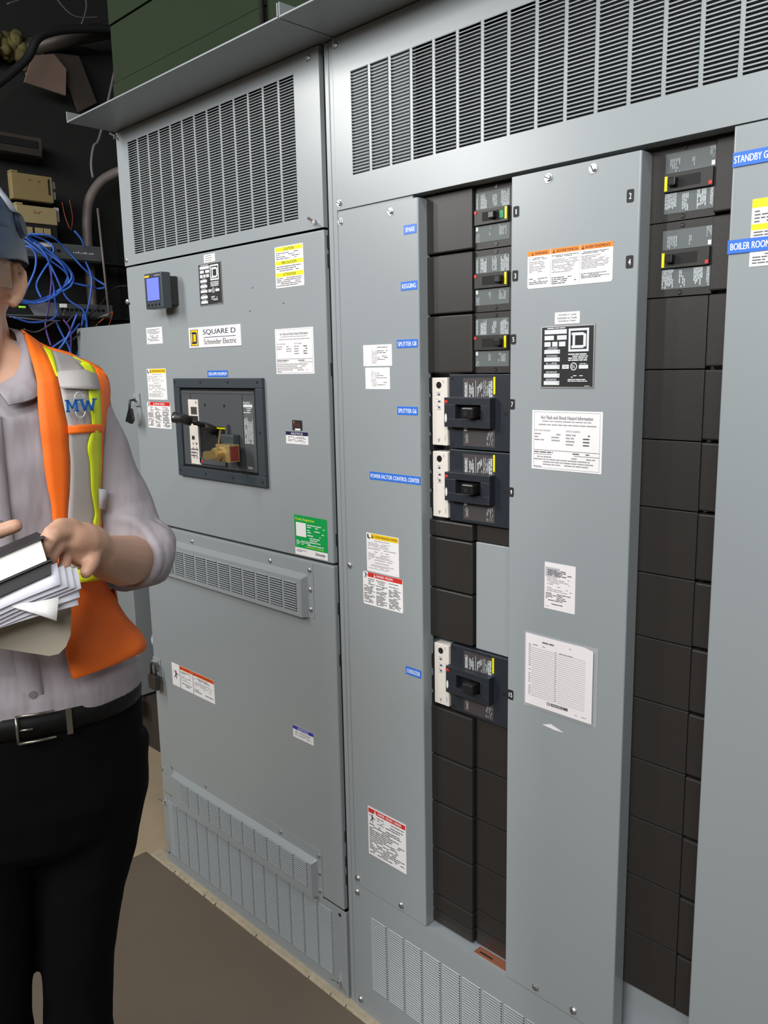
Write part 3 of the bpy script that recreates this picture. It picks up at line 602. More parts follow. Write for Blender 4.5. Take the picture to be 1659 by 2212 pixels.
sticker('danger_notice', (-1.349, -1.221, .465, .592), [('fr', 0, 0, 1, 1, .0006, 'print_grey'), ('r', .02, .03, .98, .12, 'red_label'), ('tri', .16, .03, .24, .13, 'white', 'red_label'), ('t', 'DANGER - PELIGRO - DANGER', .27, .05, .88, .1, 'white', .02)] + man(.04, .15, .16, asp=1.) +
    [('l', .25, .15, .96, .19, 1, 'print_dark', dict(ragged=.1)), ('l', .25, .2, .45, .3, 3, 'print_dark'), ('l', .48, .21, .96, .3, 2, 'print_dark'), ('l', .04, .33, .96, .95, 16, 'print_dark', dict(fill=.5, ragged=.25))], c1, 'larger white danger notice low on the left cover')
sticker('warning_sticker', (-.898, -.729, 1.770, 1.834), [('r', 0, 0, .28, .13, 'orange_label'), ('r', .285, 0, .63, .13, 'orange_label'), ('r', .635, 0, 1, .13, 'orange_label'), ('tri', .05, .025, .075, .115, 'print_black', 'orange_label'), ('t', 'WARNING', .09, .035, .25, .105, 'print_black', .02),
    ('tri', .31, .025, .34, .115, 'print_black', 'orange_label'), ('t', 'ADVERTENCIA', .355, .035, .61, .105, 'print_black', .02), ('tri', .65, .025, .68, .115, 'print_black', 'orange_label'), ('t', 'AVERTISSEMENT', .69, .035, .97, .105, 'print_black', .02),
    ('r', .282, .13, .285, .97, 'print_grey'), ('r', .63, .13, .633, .97, 'print_grey'), ('l', .02, .17, .27, .24, 2, 'print_dark'), ('l', .02, .27, .27, .58, 7, 'print_grey'), ('l', .02, .72, .27, .9, 4, 'print_dark'),
    ('l', .3, .17, .62, .24, 2, 'print_dark'), ('l', .3, .27, .62, .64, 9, 'print_grey'), ('l', .3, .74, .62, .94, 4, 'print_dark'), ('l', .65, .17, .98, .24, 2, 'print_dark'), ('l', .65, .27, .98, .62, 9, 'print_grey'), ('l', .65, .72, .98, .86, 4, 'print_dark')], c2, 'wide white sticker with orange WARNING, ADVERTENCIA, AVERTISSEMENT bands', rnd=.004)
sticker('assembly_sticker', (-.839, -.789, 1.7055, 1.7255), [('t', 'Assembled in Canada', .14, .12, .86, .3, 'print_dark', 0), ('t', 'Ensamblado en Canadá', .10, .38, .88, .58, 'print_dark', 0), ('t', 'Assemblé au Canada', .14, .64, .84, .82, 'print_dark', 0)], c2, 'small white sticker with three lines ending in Canada, above the rating plate')
nameplate('rating_plate', (-.867, -.7585, 1.595, 1.703), c2, 'black rating plate with white fields on the centre cover')
hazard('hazard_sticker', (-.884, -.7395, 1.448, 1.555), c2, 'white arc flash hazard sheet on the centre cover')
sticker('information_sticker', (-.852, -.786, 1.187, 1.276), [('r', .03, .1, .5, .3, 'paper_grid'), ('l', .1, .14, .95, .28, 4, 'print_dark', dict(fill=.6)), ('l', .08, .3, .95, .62, 9, 'print_grey', dict(dens=.6)), ('l', .05, .64, .95, .82, 5, 'print_dark', dict(fill=.5)), ('l', .24, .86, .76, .9, 1, 'print_black'), ('l', .04, .93, .2, .95, 1, 'print_grey')], c2, 'small smudged white sticker halfway down the centre cover', base='paper')
for t, r in (('1', (-.9305, -.918, 1.897, 1.9155)), ('3', (-.9315, -.919, 1.786, 1.805)), ('5', (-.934, -.922, 1.674, 1.692)), ('7', (-.936, -.9235, 1.555, 1.574)), ('9', (-.938+.0025, -.9245, 1.390, 1.408)), ('15', (-.9345, -.921, .983, 1.003)), ('2', (-.7075, -.695, 1.890, 1.910)), ('4', (-.7055, -.6925, 1.788, 1.808))):
    sticker('number_tag', r, [('t', t, .42 if t == '1' else .34 if len(t) == 1 else .22, .28, .58 if t == '1' else .66 if len(t) == 1 else .8, .74, 'white', .02)], c2, 'black tag numbered '+t, base='print_black', rnd=.0025)
# right cover: long blue strips and a caution notice partly cut by the frame
sticker('caution_notice', (-.507, -.402, 1.772, 1.866), [('r', .0, .0, 1, .13, 'yellow'), ('t', 'CAUTION', .31, .03, .68, .105, 'print_black', -.005), ('l', .04, .16, .97, .36, 4, 'print_dark'), ('r', .0, .37, 1, .46, 'yellow'), ('t', 'PRECAUCIÓN', .24, .375, .76, .45, 'print_black', -.005),
    ('l', .04, .47, .97, .56, 2, 'print_dark'), ('l', .04, .80, .97, .97, 4, 'print_dark')], c3, 'white and yellow caution notice crossed by a blue strip')
sticker('name_sticker', (-.5385, -.440, 1.9145, 1.9345), [('t', 'STANDBY GENERATOR', .02, .25, .97, .75, 'white', .015)], c3, 'blue strip reading STANDBY G, cut by the photo edge', base='blue_label', y=-.0012)
sticker('name_sticker', (-.5395, -.455, 1.793, 1.8125), [('t', 'BOILER ROOM', .05, .25, .72, .75, 'white', .015)], c3, 'blue strip reading BOILER ROO, cut by the photo edge', base='blue_label', y=-.0014)
b = MB(); b.poly([(-.852, .9535), (-.825, .951), (-.805, .9515), (-.833, .960)][::-1], -.0008, .0006, 'paper'); tag(b.build('tape_remnant', c2)); b = None

# circuit directory in a clear sleeve
CD = thing('circuit_directory', 'ruled white circuit directory sheet in a clear sleeve on the centre cover', 'paper sheet', (-.817, 0, .99))
b = MB(); x0, x1, z0, z1 = -.891, -.7435, .989, 1.131
vs = []; N = 8
for j in range(2):
    for i in range(N+1):
        u = i/N; x = x0+(x1-x0)*u; vs.append((x, -.003-.002*math.sin(u*2.2), (z0 if j == 0 else z1-(.004 if u > .93 else 0))+(-.001 if j == 0 else 0)*u))
b.add(vs, [(i, i+1, N+2+i, N+1+i) for i in range(N)], 'paper', False)
xm = lambda u: x0+(x1-x0)*u
for i in range(25):
    z = z1-.026-i*.0040
    for a, c in ((.1, .45), (.5, .9)):
        b.quad((xm(a), -.0053, z), (xm(c), -.0053, z), (xm(c), -.0053, z+.0006), (xm(a), -.0053, z+.0006), 'print_grey')
b.lines(xm(.455), xm(.49), z1-.026-24*.004, z1-.022, 24, -.0054, 'print_grey', dens=1); b.lines(xm(.06), xm(.09), z1-.026-24*.004, z1-.018, 25, -.0054, 'print_grey')
b.lines(xm(.08), xm(.5), z1-.014, z1-.008, 1, -.0054, 'print_dark'); b.lines(xm(.62), xm(.7), z1-.012, z1-.008, 1, -.0054, 'print_grey'); b.lines(xm(.12), xm(.35), z1-.021, z1-.017, 1, -.0054, 'print_grey'); b.lines(xm(.52), xm(.8), z1-.026, z1-.022, 1, -.0054, 'print_grey')
b.quad((xm(.41), -.0055, z0+.010), (xm(.66), -.0055, z0+.010), (xm(.66), -.0055, z0+.0155), (xm(.41), -.0055, z0+.0155), 'print_dark'); b.text('SQUARE D', xm(.43), xm(.6), z0+.0113, z0+.0142, -.0057, 'paper')
b.quad((xm(.35), -.0055, z0+.010), (xm(.395), -.0055, z0+.010), (xm(.395), -.0055, z0+.0155), (xm(.35), -.0055, z0+.0155), 'print_dark'); b.quad((xm(.36), -.0056, z0+.0113), (xm(.385), -.0056, z0+.0113), (xm(.385), -.0056, z0+.0142), (xm(.36), -.0056, z0+.0142), 'paper')
b.lines(xm(.76), xm(.95), z0+.006, z0+.009, 1, -.0055, 'print_grey')
sheet = b.build('paper_sheet', CD)
b = MB(); b.box(x0-.004, x1+.008, -.0016, -.0006, z0-.006, z1+.002, 'clear_sleeve'); b.build('clear_sleeve', CD)

# filler plates in the two breaker columns
def filler(x0, x1, z0, z1, y, bev=.002, m='black_plastic', y1=.058):
    b = MB(); b.box(x0, x1, y, y1, z0+.0008, z1-.0008, m); return b.build('filler_plate', RC, bevel=bev)
for a, c in ((1.857, 1.972), (1.739, 1.8545), (1.622, 1.737), (1.2805, 1.317), (1.168, 1.2795), (1.0565, 1.167), (.782, .897), (.668, .781), (.5535, .667), (.436, .5525), (.395, .435), (.362, .394)): filler(-1.175, -1.0465, a, c, .026, .003)
for a, c in ((1.282, 1.318), (.785, .900), (.665, .784), (.557, .664), (.446, .556), (.401, .445), (.362, .400)): filler(-1.0425, -.90, a, c, .036, .001)
g = MB(); g.box(-1.0425, -.90, .034, .058, 1.0535, 1.281, 'steel_grey'); o = g.build('filler_plate', RC, bevel=.001); o['label'] = 'plain grey filler plate'
zs = [1.9725, 1.857, 1.7405]
for i in range(3, 14): zs.append(1.7405-(i-2)*.1156)
for i, (c, a) in enumerate(zip(zs[:-1], zs[1:])):
    if i >= 2: filler(-.72, -.5825, max(a, .362), c, .0365, .0012)
    filler(-.580, -.47, max(a+.0035, .362), c, .0315, .0028)
b = MB(); b.box(-1.03, -.9, .012, .034, .3586, .3605, 'copper'); b.box(-1.02, -.985, .018, .022, .3605, .3606, 'gap'); o = b.build('copper_strip', RC); o['label'] = 'copper coloured strip at the foot of the opening'  # thin copper coloured strip lying on the shelf
for z in (1.60, 1.56, 1.52, 1.48, 1.44, 1.40, 1.36, 1.0, .95, .91): MB().box(-1.166, -1.150, .028, .058, z-.018, z+.014, 'black_gloss').build('stab_block', RC, bevel=.001)

# ---- small circuit breakers
def small_breaker(label, loc, mode, rot=(0, 0, 0)):
    t = thing('circuit_breaker', label, 'circuit breaker', loc, 'small circuit breakers', rot)
    b = MB(); b.box(-.042, .075, 0, .022, -.0575, .0575, 'black_plastic'); b.box(-.039, .040, -.006, 0, -.0135, .0135, 'black_plastic')
    b.box(-.020, .030, -.0064, -.006, -.0082, .0082, 'deep_black'); h = b.build('housing', t, bevel=.0008, rootinv=False)
    for z in (.052, -.051): 
        s = MB(); s.cyl((.009, -.0002, z), (0, -1, 0), .0038, .0008, 'black_gloss', 14); s.box(.0062, .0118, -.0014, -.001, z-.0005, z+.0005, 'label_grey'); s.build('mounting_screw', t, rootinv=False)
    b = MB(); b.box(-.040, .0405, -.0006, 0, .0145, .046, 'label_grey')
    y = -.0009
    b.lines(-.0385, -.034, .016, .0455, 1, y, 'print_pale', rot=1, dens=1, fill=.7); b.lines(-.028, -.013, .016, .0445, 3, y, 'print_pale', rot=1, dens=.95, fill=.75); b.lines(0, .011, .018, .0445, 2, y, 'print_pale', rot=1, fill=.6); b.lines(.020, .0395, .015, .0455, 4, y, 'print_pale', rot=1, dens=.95, fill=.7)
    b.build('rating_label', t, rootinv=False); b = MB()
    b.box(-.0405, .0405, -.0006, 0, -.045, -.015, 'label_grey')
    b.quad((-.0395, y, -.0235), (-.034, y, -.0235), (-.034, y, -.0165), (-.0395, y, -.0165), 'print_white'); b.lines(-.0395, -.031, -.0445, -.027, 2, y, 'print_pale', rot=1, dens=.8); b.lines(-.008, -.003, -.034, -.017, 1, y, 'print_pale', rot=1); b.lines(.016, .033, -.036, -.016, 3, y, 'print_pale', rot=1, dens=.8)
    b.build('rating_label', t, rootinv=False)
    b = MB(); b.box(-.0385, -.0335, -.0072, -.006, .0065, .012, 'red_label'); b.build('trip_button', t, rootinv=False)
    b = MB(); b.box(.0335, .038, -.0072, -.006, -.010, .012, 'yellow_gloss'); b.build('yellow_tag', t, rootinv=False)
    x = {'on': .016, 'off': .001}[mode]
    b = MB(); b.box(x, x+.013, -.017, -.006, -.0062, .0062, 'black_gloss'); b.build('toggle', t, bevel=.0015, rootinv=False)
    if mode == 'off': b = MB(); b.box(.021, .030, -.0068, -.0062, -.007, .007, 'dial_green'); b.build('green_indicator', t, rootinv=False)
    return t
small_breaker('topmost small breaker in the left column, toggle off, beside tag 1', (-1.0035, .034, 1.913), 'off')
small_breaker('small breaker second from the top in the left column, beside tag 3', (-1.0035, .034, 1.796), 'on')
small_breaker('small breaker third from the top in the left column, beside tag 5', (-1.0035, .034, 1.6795), 'on')
small_breaker('upper small breaker in the right column, beside tag 2', (-.6195, .034, 1.915), 'on', (0, math.pi, 0))
small_breaker('lower small breaker in the right column, beside tag 4', (-.6195, .034, 1.7985), 'on', (0, math.pi, 0))

# ---- large circuit breakers
def large_breaker(label, loc):
    t = thing('circuit_breaker', label, 'circuit breaker', loc, 'large circuit breakers')
    b = MB(); b.box(-.075, .11, 0, .03, -.0742, .0742, 'navy_plastic')
    for x, z in ((-.067, .066), (-.067, -.066), (.067, -.001)): b.cyl((x, -.0002, z), (0, -1, 0), .0036, .0004, 'deep_black', 14)
    b.build('housing', t, bevel=.0012, rootinv=False)
    b = MB(); b.box(-.118, -.0765, -.004, .02, -.070, .068, 'trip_white'); tu = b.build('trip_unit', t, bevel=.0015, rootinv=False)
    b = MB(); b.cyl((-.099, -.004, .053), (0, -1, 0), .0068, .0008, 'black_gloss', 20)
    b.build('test_port', tu)
    b = MB(); y = -.0045
    for z in (.034, .020, .008): b.cyl((-.0985, -.004, z), (0, -1, 0), .0022, .0012, 'dial_blue', 12); b.lines(-.105, -.092, z-.006, z+.006, 4, y, 'print_grey', dens=.35)
    b.lines(-.084, -.080, .012, .028, 1, y, 'print_dark', rot=1); b.lines(-.084, -.081, -.062, -.045, 1, y, 'print_grey', rot=1); b.text('L', -.088, -.084, .058, .063, y, 'print_grey')
    b.add([(-.101, y, -.065), (-.096, y, -.056), (-.103, y, -.056)], [(0, 1, 2)], 'print_grey'); b.build('dials', tu)
    # raised handle surround
    b = MB(); b.box(-.074, .042, -.017, 0, -.030, -.013, 'navy_plastic'); b.box(-.074, .042, -.017, 0, .015, .029, 'navy_plastic'); b.box(-.074, -.045, -.017, 0, -.013, .015, 'navy_plastic'); b.box(.019, .042, -.017, 0, -.013, .015, 'navy_plastic')
    b.box(-.045, .019, -.001, 0, -.013, .015, 'deep_black'); hs = b.build('handle_surround', t, bevel=.0012, rootinv=False)
    b = MB(); b.box(-.072, -.065, -.0178, -.017, .018, .0235, 'red_label'); b.build('trip_button', hs)
    b = MB(); b.cyl((-.0695, -.017, -.012), (0, -1, 0), .0028, .0004, 'print_white', 16)
    b.v = [(v[0], v[1], -.012+(v[2]+.012)*3.2) for v in b.v]; b.build('white_oval', hs)
    b = MB(); b.box(-.016, .013, -.034, -.002, -.010, .011, 'black_gloss'); b.cyl((-.004, -.034, -.001), (0, -1, 0), .0055, .0006, 'deep_black', 16); b.build('toggle', t, bevel=.003, rootinv=False)
    b = MB(); y = -.0009; b.box(-.038, .042, -.0006, 0, .029, .067, 'label_brown')
    b.lines(-.034, -.028, .030, .060, 1, y, 'print_pale', rot=1, dens=.95, fill=.8); b.quad((-.0275, y, .03), (-.0268, y, .03), (-.0268, y, .06), (-.0275, y, .06), 'print_white'); b.lines(-.023, -.010, .030, .060, 3, y, 'print_pale', rot=1, dens=.8, fill=.7); b.quad((-.006, y, .03), (-.0053, y, .03), (-.0053, y, .062), (-.006, y, .062), 'print_white'); b.lines(-.002, .011, .031, .062, 3, y, 'print_pale', rot=1, dens=.7, fill=.7)
    b.quad((.014, y, .03), (.0147, y, .03), (.0147, y, .062), (.014, y, .062), 'print_white'); b.lines(.016, .027, .032, .062, 4, y, 'print_pale', rot=1, dens=.8, fill=.6); b.lines(.027, .036, .030, .062, 1, y, 'print_pale', rot=1, dens=1, fill=.8)
    b.build('rating_label', t, rootinv=False); b = MB(); b.box(-.038, .042, -.0006, 0, -.068, -.030, 'label_brown')
    b.quad((-.036, y, -.038), (-.028, y, -.038), (-.028, y, -.031), (-.036, y, -.031), 'print_white'); b.lines(-.033, -.025, -.062, -.040, 2, y, 'print_pale', rot=1, dens=.5); b.lines(.022, .038, -.064, -.033, 4, y, 'print_pale', rot=1, dens=.6)
    b.build('rating_label', t, rootinv=False)
    b = MB(); b.box(.038, .0425, -.0012, -.0006, .036, .069, 'yellow_gloss'); b.build('yellow_tag', t, rootinv=False)
    return t
B7 = large_breaker('uppermost large breaker with a white trip unit, beside tag 7', (-1.031, .026, 1.5455))
dup(B7, (-1.031, .026, 1.3945), label='middle large breaker with a white trip unit, beside tag 9')
dup(B7, (-1.031, .026, .9775), label='lowest large breaker with a white trip unit, standing alone beside tag 15')

# ================================================================== network corner behind the aisle
XW = -3.5
def wallbox(b, y0, y1, z0, z1, m, x0=-3.56, x1=XW): b.box(x0, x1, y0, y1, z0, z1, m)
SB = thing('backboard', 'dark grey-green equipment board on the left wall behind the network gear', 'wall panel', (-3.72, .2, 1.6))
MB().box(-3.748, -3.715, -.6, .75, 1.45, 3.05, 'wall_dark').build('board', SB)
# shelf brackets carrying the gear
RK = thing('equipment_rack', 'black wall rack holding the network switches and their cables', 'rack', (-3.6, .3, 1.7))
b = MB(); b.box(-3.714, -3.53, .02, .035, 1.55, 2.26, 'rack_black'); b.build('side_frame', RK)
b = MB(); b.box(-3.714, -3.53, .70, .715, 1.55, 2.26, 'rack_black'); b.build('side_frame', RK)
b = MB(); b.box(-3.59, -3.46, .036, .699, 1.858, 1.866, 'rack_black'); b.build('shelf', RK)
b = MB(); b.box(-3.59, -3.50, .036, .699, 2.098, 2.104, 'rack_black'); b.build('shelf', RK)
b = MB(); b.tube([(-3.36, .440, 2.30), (-3.36, .455, 1.87)], .005, 'conduit'); b.tube([(-3.36, .455, 1.875), (-3.47, .455, 1.863)], .005, 'conduit'); b.build('support_rod', RK)

def switch(name, label, y0, y1, z0, z1, m, ports, plab=True):
    t = thing(name, label, 'network switch', (-3.57, (y0+y1)/2, z0))
    b = MB(); wallbox(b, y0, y1, z0, z1, m, -3.575, XW); b.build('case', t, bevel=.0015)
    for a, c, n, zz in ports:
        w_ = (c-a)/n
        for i in range(n):
            b = MB(); b.box(XW, XW+.0006, a+i*w_+w_*.14, a+(i+1)*w_-w_*.14, zz-.006, zz+.006, 'deep_black'); b.build('port', t)
    return t
s1 = switch('network_switch', 'dark grey rack switch, topmost, with blue cables hanging over it', .05, .513, 2.106, 2.168, 'rack_grey', [(.238, .335, 4, 2.137)])
b = MB(); b.box(XW, XW+.0008, .238, .297, 2.150, 2.164, 'paper'); b.lines(.238, .297, 2.150, 2.164, 1, 0, 'print_grey'); b.v = [(x, y, z) if x < -1 else (XW+.0012, x, z) for x, y, z in b.v]; b.build('port_label', s1)
b = MB()
for i in range(9): b.box(XW, XW+.0006, .385+i*.0105, .391+i*.0105, 2.133, 2.135+.002*(i % 3), 'print_white')
b.build('indicator_marks', s1)
s2 = switch('network_switch', 'small dark green-grey switch sitting on the lower silver switch', .04, .30, 1.927, 1.972, 'rack_black', [(.128, .205, 5, 1.942)])
s3 = switch('network_switch', 'lower rack unit with dark display end and green lights', .02, .30, 1.868, 1.925, 'rack_silver', [])
b = MB(); b.add([(XW+.001, .02, 1.872), (XW+.001, .195, 1.872), (XW+.001, .168, 1.921), (XW+.001, .02, 1.921)], [(0, 1, 2, 3)], 'rack_black'); b.build('display_bezel', s3)
b = MB()
for i in range(5): b.box(XW+.0012, XW+.0016, .135+i*.006, .139+i*.006, 1.899, 1.906, 'led_green')
b.build('status_lights', s3)
s4 = switch('patch_panel', 'lower patch panel with a row of ports and orange wires', .302, .546, 1.870, 1.923, 'rack_grey', [(.31, .51, 10, 1.898)])
s4['category'] = 'patch panel'

# beige controllers and the terminal strip above them
def controller(label, y0, y1, z0, z1, m, prn):
    t = thing('controller_module', label, 'controller', (-3.55, (y0+y1)/2, z0), 'beige controllers')
    b = MB(); wallbox(b, y0, y1, z0, z1, m, -3.535, XW); b.box(-3.535, XW, y0, y0+.03, z1, z1+.008, m); b.box(-3.714, -3.535, y0+.02, y1-.02, z0+.01, z1-.01, 'rack_black'); b.build('cover', t, bevel=.003)
    b = MB()
    for i in range(2): b.box(-3.57, -3.52, y1+.0005, y1+.018, z0+.02+i*(z1-z0)*.4, z0+.02+i*(z1-z0)*.4+.028, 'paper_grid')
    b.build('terminal_plug', t)
    if prn: b = MB(); b.box(XW, XW+.0008, y1-.02, y1-.012, z0+.03, z1-.01, 'rack_black'); b.build('slot_strip', t)
    b = MB(); b.lines(y0+.07, y1-.05, z1-.03, z1-.018, 2, 0, 'cable_red'); b.v = [(XW+.0006, x, z) for x, y, z in b.v]; b.build('print', t)
    return t
controller('beige rectangular controller box, the upper of two on the board', .153, .321, 2.326, 2.428, 'beige', True)
controller('pale beige controller box just above the black terminal strip', .162, .329, 2.238, 2.306, 'beige_pale', False)
TS = thing('terminal_strip', 'black terminal strip with a row of square beige covers', 'terminal strip', (-3.55, .26, 2.19))
b = MB(); wallbox(b, .150, .326, 2.186, 2.236, 'rack_black', -3.714, -3.505); b.build('strip', TS)
for a, c in ((.160, .190), (.195, .222), (.233, .265), (.269, .297)): b = MB(); b.box(-3.505, -3.500, a, c, 2.195, 2.222, 'beige_pale'); b.build('cover', TS, bevel=.001)
WB = thing('relay_box', 'dim wall box with a dark slot, above the beige controllers', 'junction box', (-3.65, .22, 2.52))
b = MB(); b.box(-3.714, -3.60, .06, .335, 2.52, 2.60, 'wood_dark'); b.box(-3.6, -3.595, .13, .315, 2.555, 2.585, 'deep_black'); b.box(-3.60, -3.585, .150, .325, 2.523, 2.548, 'iron'); b.build('case', WB, bevel=.002)
b = MB(); b.box(-3.60, -3.58, .10, .128, 2.535, 2.615, 'beige'); b.build('end_clip', WB)

# conduits
def smooth(pts, n=6):
    P = [Vector(p) for p in pts]; out = []
    for i in range(len(P)-1):
        a, b_, c, d = P[max(i-1, 0)], P[i], P[i+1], P[min(i+2, len(P)-1)]
        for k in range(n):
            t = k/n; out.append(.5*((2*b_)+(-a+c)*t+(2*a-5*b_+4*c-d)*t*t+(-a+3*b_-3*c+d)*t**3))
    out.append(P[-1]); return out
tag(MB().tube(smooth([(-3.62, 0.515, .857), (-3.62, 0.515, 1.7), (-3.62, 0.513, 2.10), (-3.62, 0.517, 2.28), (-3.62, 0.537, 2.38), (-3.61, 0.581, 2.452), (-3.59, 0.629, 2.492), (-3.55, 0.685, 2.515), (-3.4, 0.805, 2.52), (-2.6, 1.125, 2.52)]), .0215, 'conduit', 16).build('conduit'), 'grey metal conduit pipe rising and bending right behind the cabinet', 'conduit')
tag(MB().tube(smooth([(-3.3, .55, 2.9), (-3.3, .447, 2.58), (-3.3, .413, 2.525), (-3.3, .397, 2.456), (-3.3, .400, 2.404)]), .006, 'cable_grey').build('cable'), 'thin pale cable looping down above the bend of the conduit', 'cable')

# cables
def wcable(mat_, pts, r, label, group, x=-3.44):
    p3 = []
    for i, (y, z) in enumerate(pts): p3.append((x+random.uniform(-.025, .03), y, z))
    b = MB(); b.tube(smooth(p3), r, mat_, 7); o = b.build('network_cable'); tag(o, label, 'cable', group); return o
CB = {'blue':[[(0.16, 2.183), (0.252, 2.183), (0.327, 2.145), (0.391, 2.075), (0.449, 2.026), (0.476, 1.995), (0.467, 1.988), (0.405, 1.994), (0.34, 2.007)], [(0.156, 2.172), (0.215, 2.15), (0.278, 2.1), (0.329, 2.056), (0.333, 2.019), (0.297, 1.975), (0.239, 1.939), (0.179, 1.914), (0.123, 1.923), (0.085, 1.951)], [(0.153, 2.165), (0.198, 2.121), (0.252, 2.084), (0.308, 2.05), (0.328, 2.023), (0.313, 1.994), (0.25, 1.949), (0.18, 1.923), (0.111, 1.934), (0.082, 1.946)], [(0.137, 2.134), (0.171, 2.132), (0.192, 2.102), (0.187, 2.047), (0.162, 1.982), (0.136, 1.953), (0.107, 1.94)], [(0.176, 2.182), (0.25, 2.166), (0.272, 2.136), (0.258, 2.089), (0.224, 2.04), (0.198, 1.988), (0.196, 1.937)], [(0.192, 2.152), (0.234, 2.096), (0.262, 2.034), (0.267, 1.978), (0.261, 1.94), (0.274, 1.893), (0.262, 1.865), (0.221, 1.845), (0.148, 1.839), (0.08, 1.855)], [(0.219, 2.141), (0.263, 2.043), (0.309, 1.942), (0.375, 1.887), (0.394, 1.805)], [(0.421, 2.096), (0.415, 2.024), (0.402, 1.927), (0.393, 1.854), (0.399, 1.805), (0.38, 1.707), (0.365, 1.682)], [(0.39, 1.878), (0.38, 1.829), (0.366, 1.78), (0.346, 1.697)], [(0.366, 1.838), (0.315, 1.789), (0.272, 1.76), (0.24, 1.736)], [(0.261, 1.851), (0.285, 1.794), (0.306, 1.746), (0.313, 1.707)], [(0.373, 2.215), (0.401, 2.184), (0.419, 2.157)], [(0.343, 1.877), (0.294, 1.78), (0.26, 1.731)],
  [(0.17, 2.176), (0.24, 2.125), (0.29, 2.075), (0.325, 2.035), (0.318, 2.0), (0.27, 1.955), (0.2, 1.92), (0.14, 1.915), (0.09, 1.935)], [(0.20, 2.16), (0.28, 2.11), (0.32, 2.08), (0.345, 2.03), (0.33, 1.99), (0.29, 1.965)]],
'purple':[[(0.256, 2.066), (0.254, 1.991), (0.24, 1.897), (0.224, 1.826), (0.219, 1.746)], [(0.281, 1.851), (0.306, 1.804), (0.318, 1.707)]],
'grey':[[(0.118, 1.81), (0.183, 1.802), (0.26, 1.846)], [(0.076, 1.86), (0.173, 1.848), (0.27, 1.846)], [(0.298, 1.904), (0.299, 1.885), (0.282, 1.87)], [(0.349, 1.881), (0.299, 1.837)]],
'black':[[(0.594, 2.004), (0.532, 1.991), (0.462, 1.919), (0.404, 1.864), (0.341, 1.79), (0.297, 1.756)], [(0.582, 1.858), (0.507, 1.876)], [(0.434, 1.84), (0.417, 1.766), (0.394, 1.682)]],
'orange':[[(0.502, 1.891), (0.468, 1.865), (0.438, 1.833)], [(0.513, 1.891), (0.51, 1.856), (0.498, 1.836)]],
'red':[[(0.335, 2.326), (0.345, 2.272), (0.353, 2.222)], [(0.348, 2.332), (0.362, 2.265), (0.366, 2.218)]]}
DS = {'blue': ['blue cable swinging furthest right in a long pointed loop', 'blue cable in the outer wide loop ending at the small switch', 'blue cable in the inner wide loop below the top switch', 'blue cable bowing left-most down past the small switch', 'blue cable curving left into the ports of the small switch', 'blue cable sagging below the lower rack unit', 'thin blue cable running diagonally down to the patch panel', 'blue cable dropping straight down beside the conduit', 'blue cable hanging below the right end of the patch panel', 'blue cable slanting down-left under the patch panel', 'blue cable running down behind the vest shoulder', 'short blue cable with a yellow plug beside the conduit', 'blue cable crossing under the patch panel towards the shoulder', 'blue cable bundled in the middle of the wide loops', 'blue cable with the tightest curl in the bundle'],
 'purple': ['purple cable hanging nearly straight in front of the rack', 'purple cable slanting down below the patch panel'],
 'grey': ['grey cable sagging lowest under the rack', 'grey cable strung along the underside of the lower rack unit', 'short grey patch cable plugged into the patch panel', 'second short grey patch cable hanging to the right'],
 'black': ['black cable arching from the cabinet edge down to the left', 'short black cable between patch panel and cabinet', 'black cable hanging over the grey enclosure top'],
 'orange': ['thin orange wire looping left from the patch panel end', 'thin orange wire hanging straight from the patch panel end'],
 'red': ['thin dark red wire beside the pale controller', 'thin dark red wire furthest right beside the controllers']}
for kk, l in CB.items():
    for i, pts in enumerate(l): wcable('cable_'+kk, pts, {'blue': .0042, 'purple': .004, 'grey': .003, 'black': .004, 'orange': .002, 'red': .0018}[kk], DS[kk][i], kk+' cables of the network rack')
tag(MB().box(-3.43, -3.415, .275, .300, 1.900, 1.915, 'white').build('cable_tag'), 'small white tag wrapped on a blue cable near the patch panel', 'cable tag')

# grey enclosures beside the switchgear
E1 = thing('enclosure', 'plain grey sheet metal enclosure behind the man, left of the switchgear', 'enclosure', (-3.2, .5, .75))
b = MB(); b.box(-3.455, -2.75, .350, .95, .86, 1.818, 'steel_side'); b.build('case', E1, bevel=.003)
b = MB(); b.box(-3.375, -3.37, .3485, .350, .9, 1.80, 'steel_grey'); b.build('cover_seam', E1)
E2 = thing('enclosure', 'lower grey metal enclosure with a mesh vent, between man and switchgear', 'enclosure', (-3.3, .5, .24))
b = MB(); b.box(-3.65, -3.168, .371, .9, .245, .855, 'steel_side'); cs = b.build('case', E2, bevel=.003); screw(cs, -3.185, .37, .371, .007, 'dome')
b = MB(); b.box(-3.62, -3.315, .3695, .371, .45, .80, 'deep_black')
for i in range(20):
    b.box(-3.62+i*.016, -3.613+i*.016, .367, .3695, .45, .80, 'steel_side')
for i in range(23): b.box(-3.62, -3.315, .367, .3695, .45+i*.0155, .457+i*.0155, 'steel_side')
b.build('mesh_vent', E2)
PL = thing('padlock', 'grey-brown padlock on the bottom corner of the lower enclosure', 'padlock', (-3.18, .36, .19))
b = MB(); b.box(-3.225, -3.135, .335, .368, .175, .235, 'iron'); b.build('lock_body', PL, bevel=.005)
b = MB(); b.tube([(-3.165, .352, .235), (-3.165, .352, .262), (-3.175, .352, .275), (-3.188, .352, .27), (-3.19, .352, .235)], .005, 'iron'); b.build('shackle', PL)
tag(MB().box(-3.74, -2.75, .40, 1.15, .0, .235, 'wood_dark').build('plinth'), 'dark brown plinth on the floor under the grey enclosures', 'plinth')
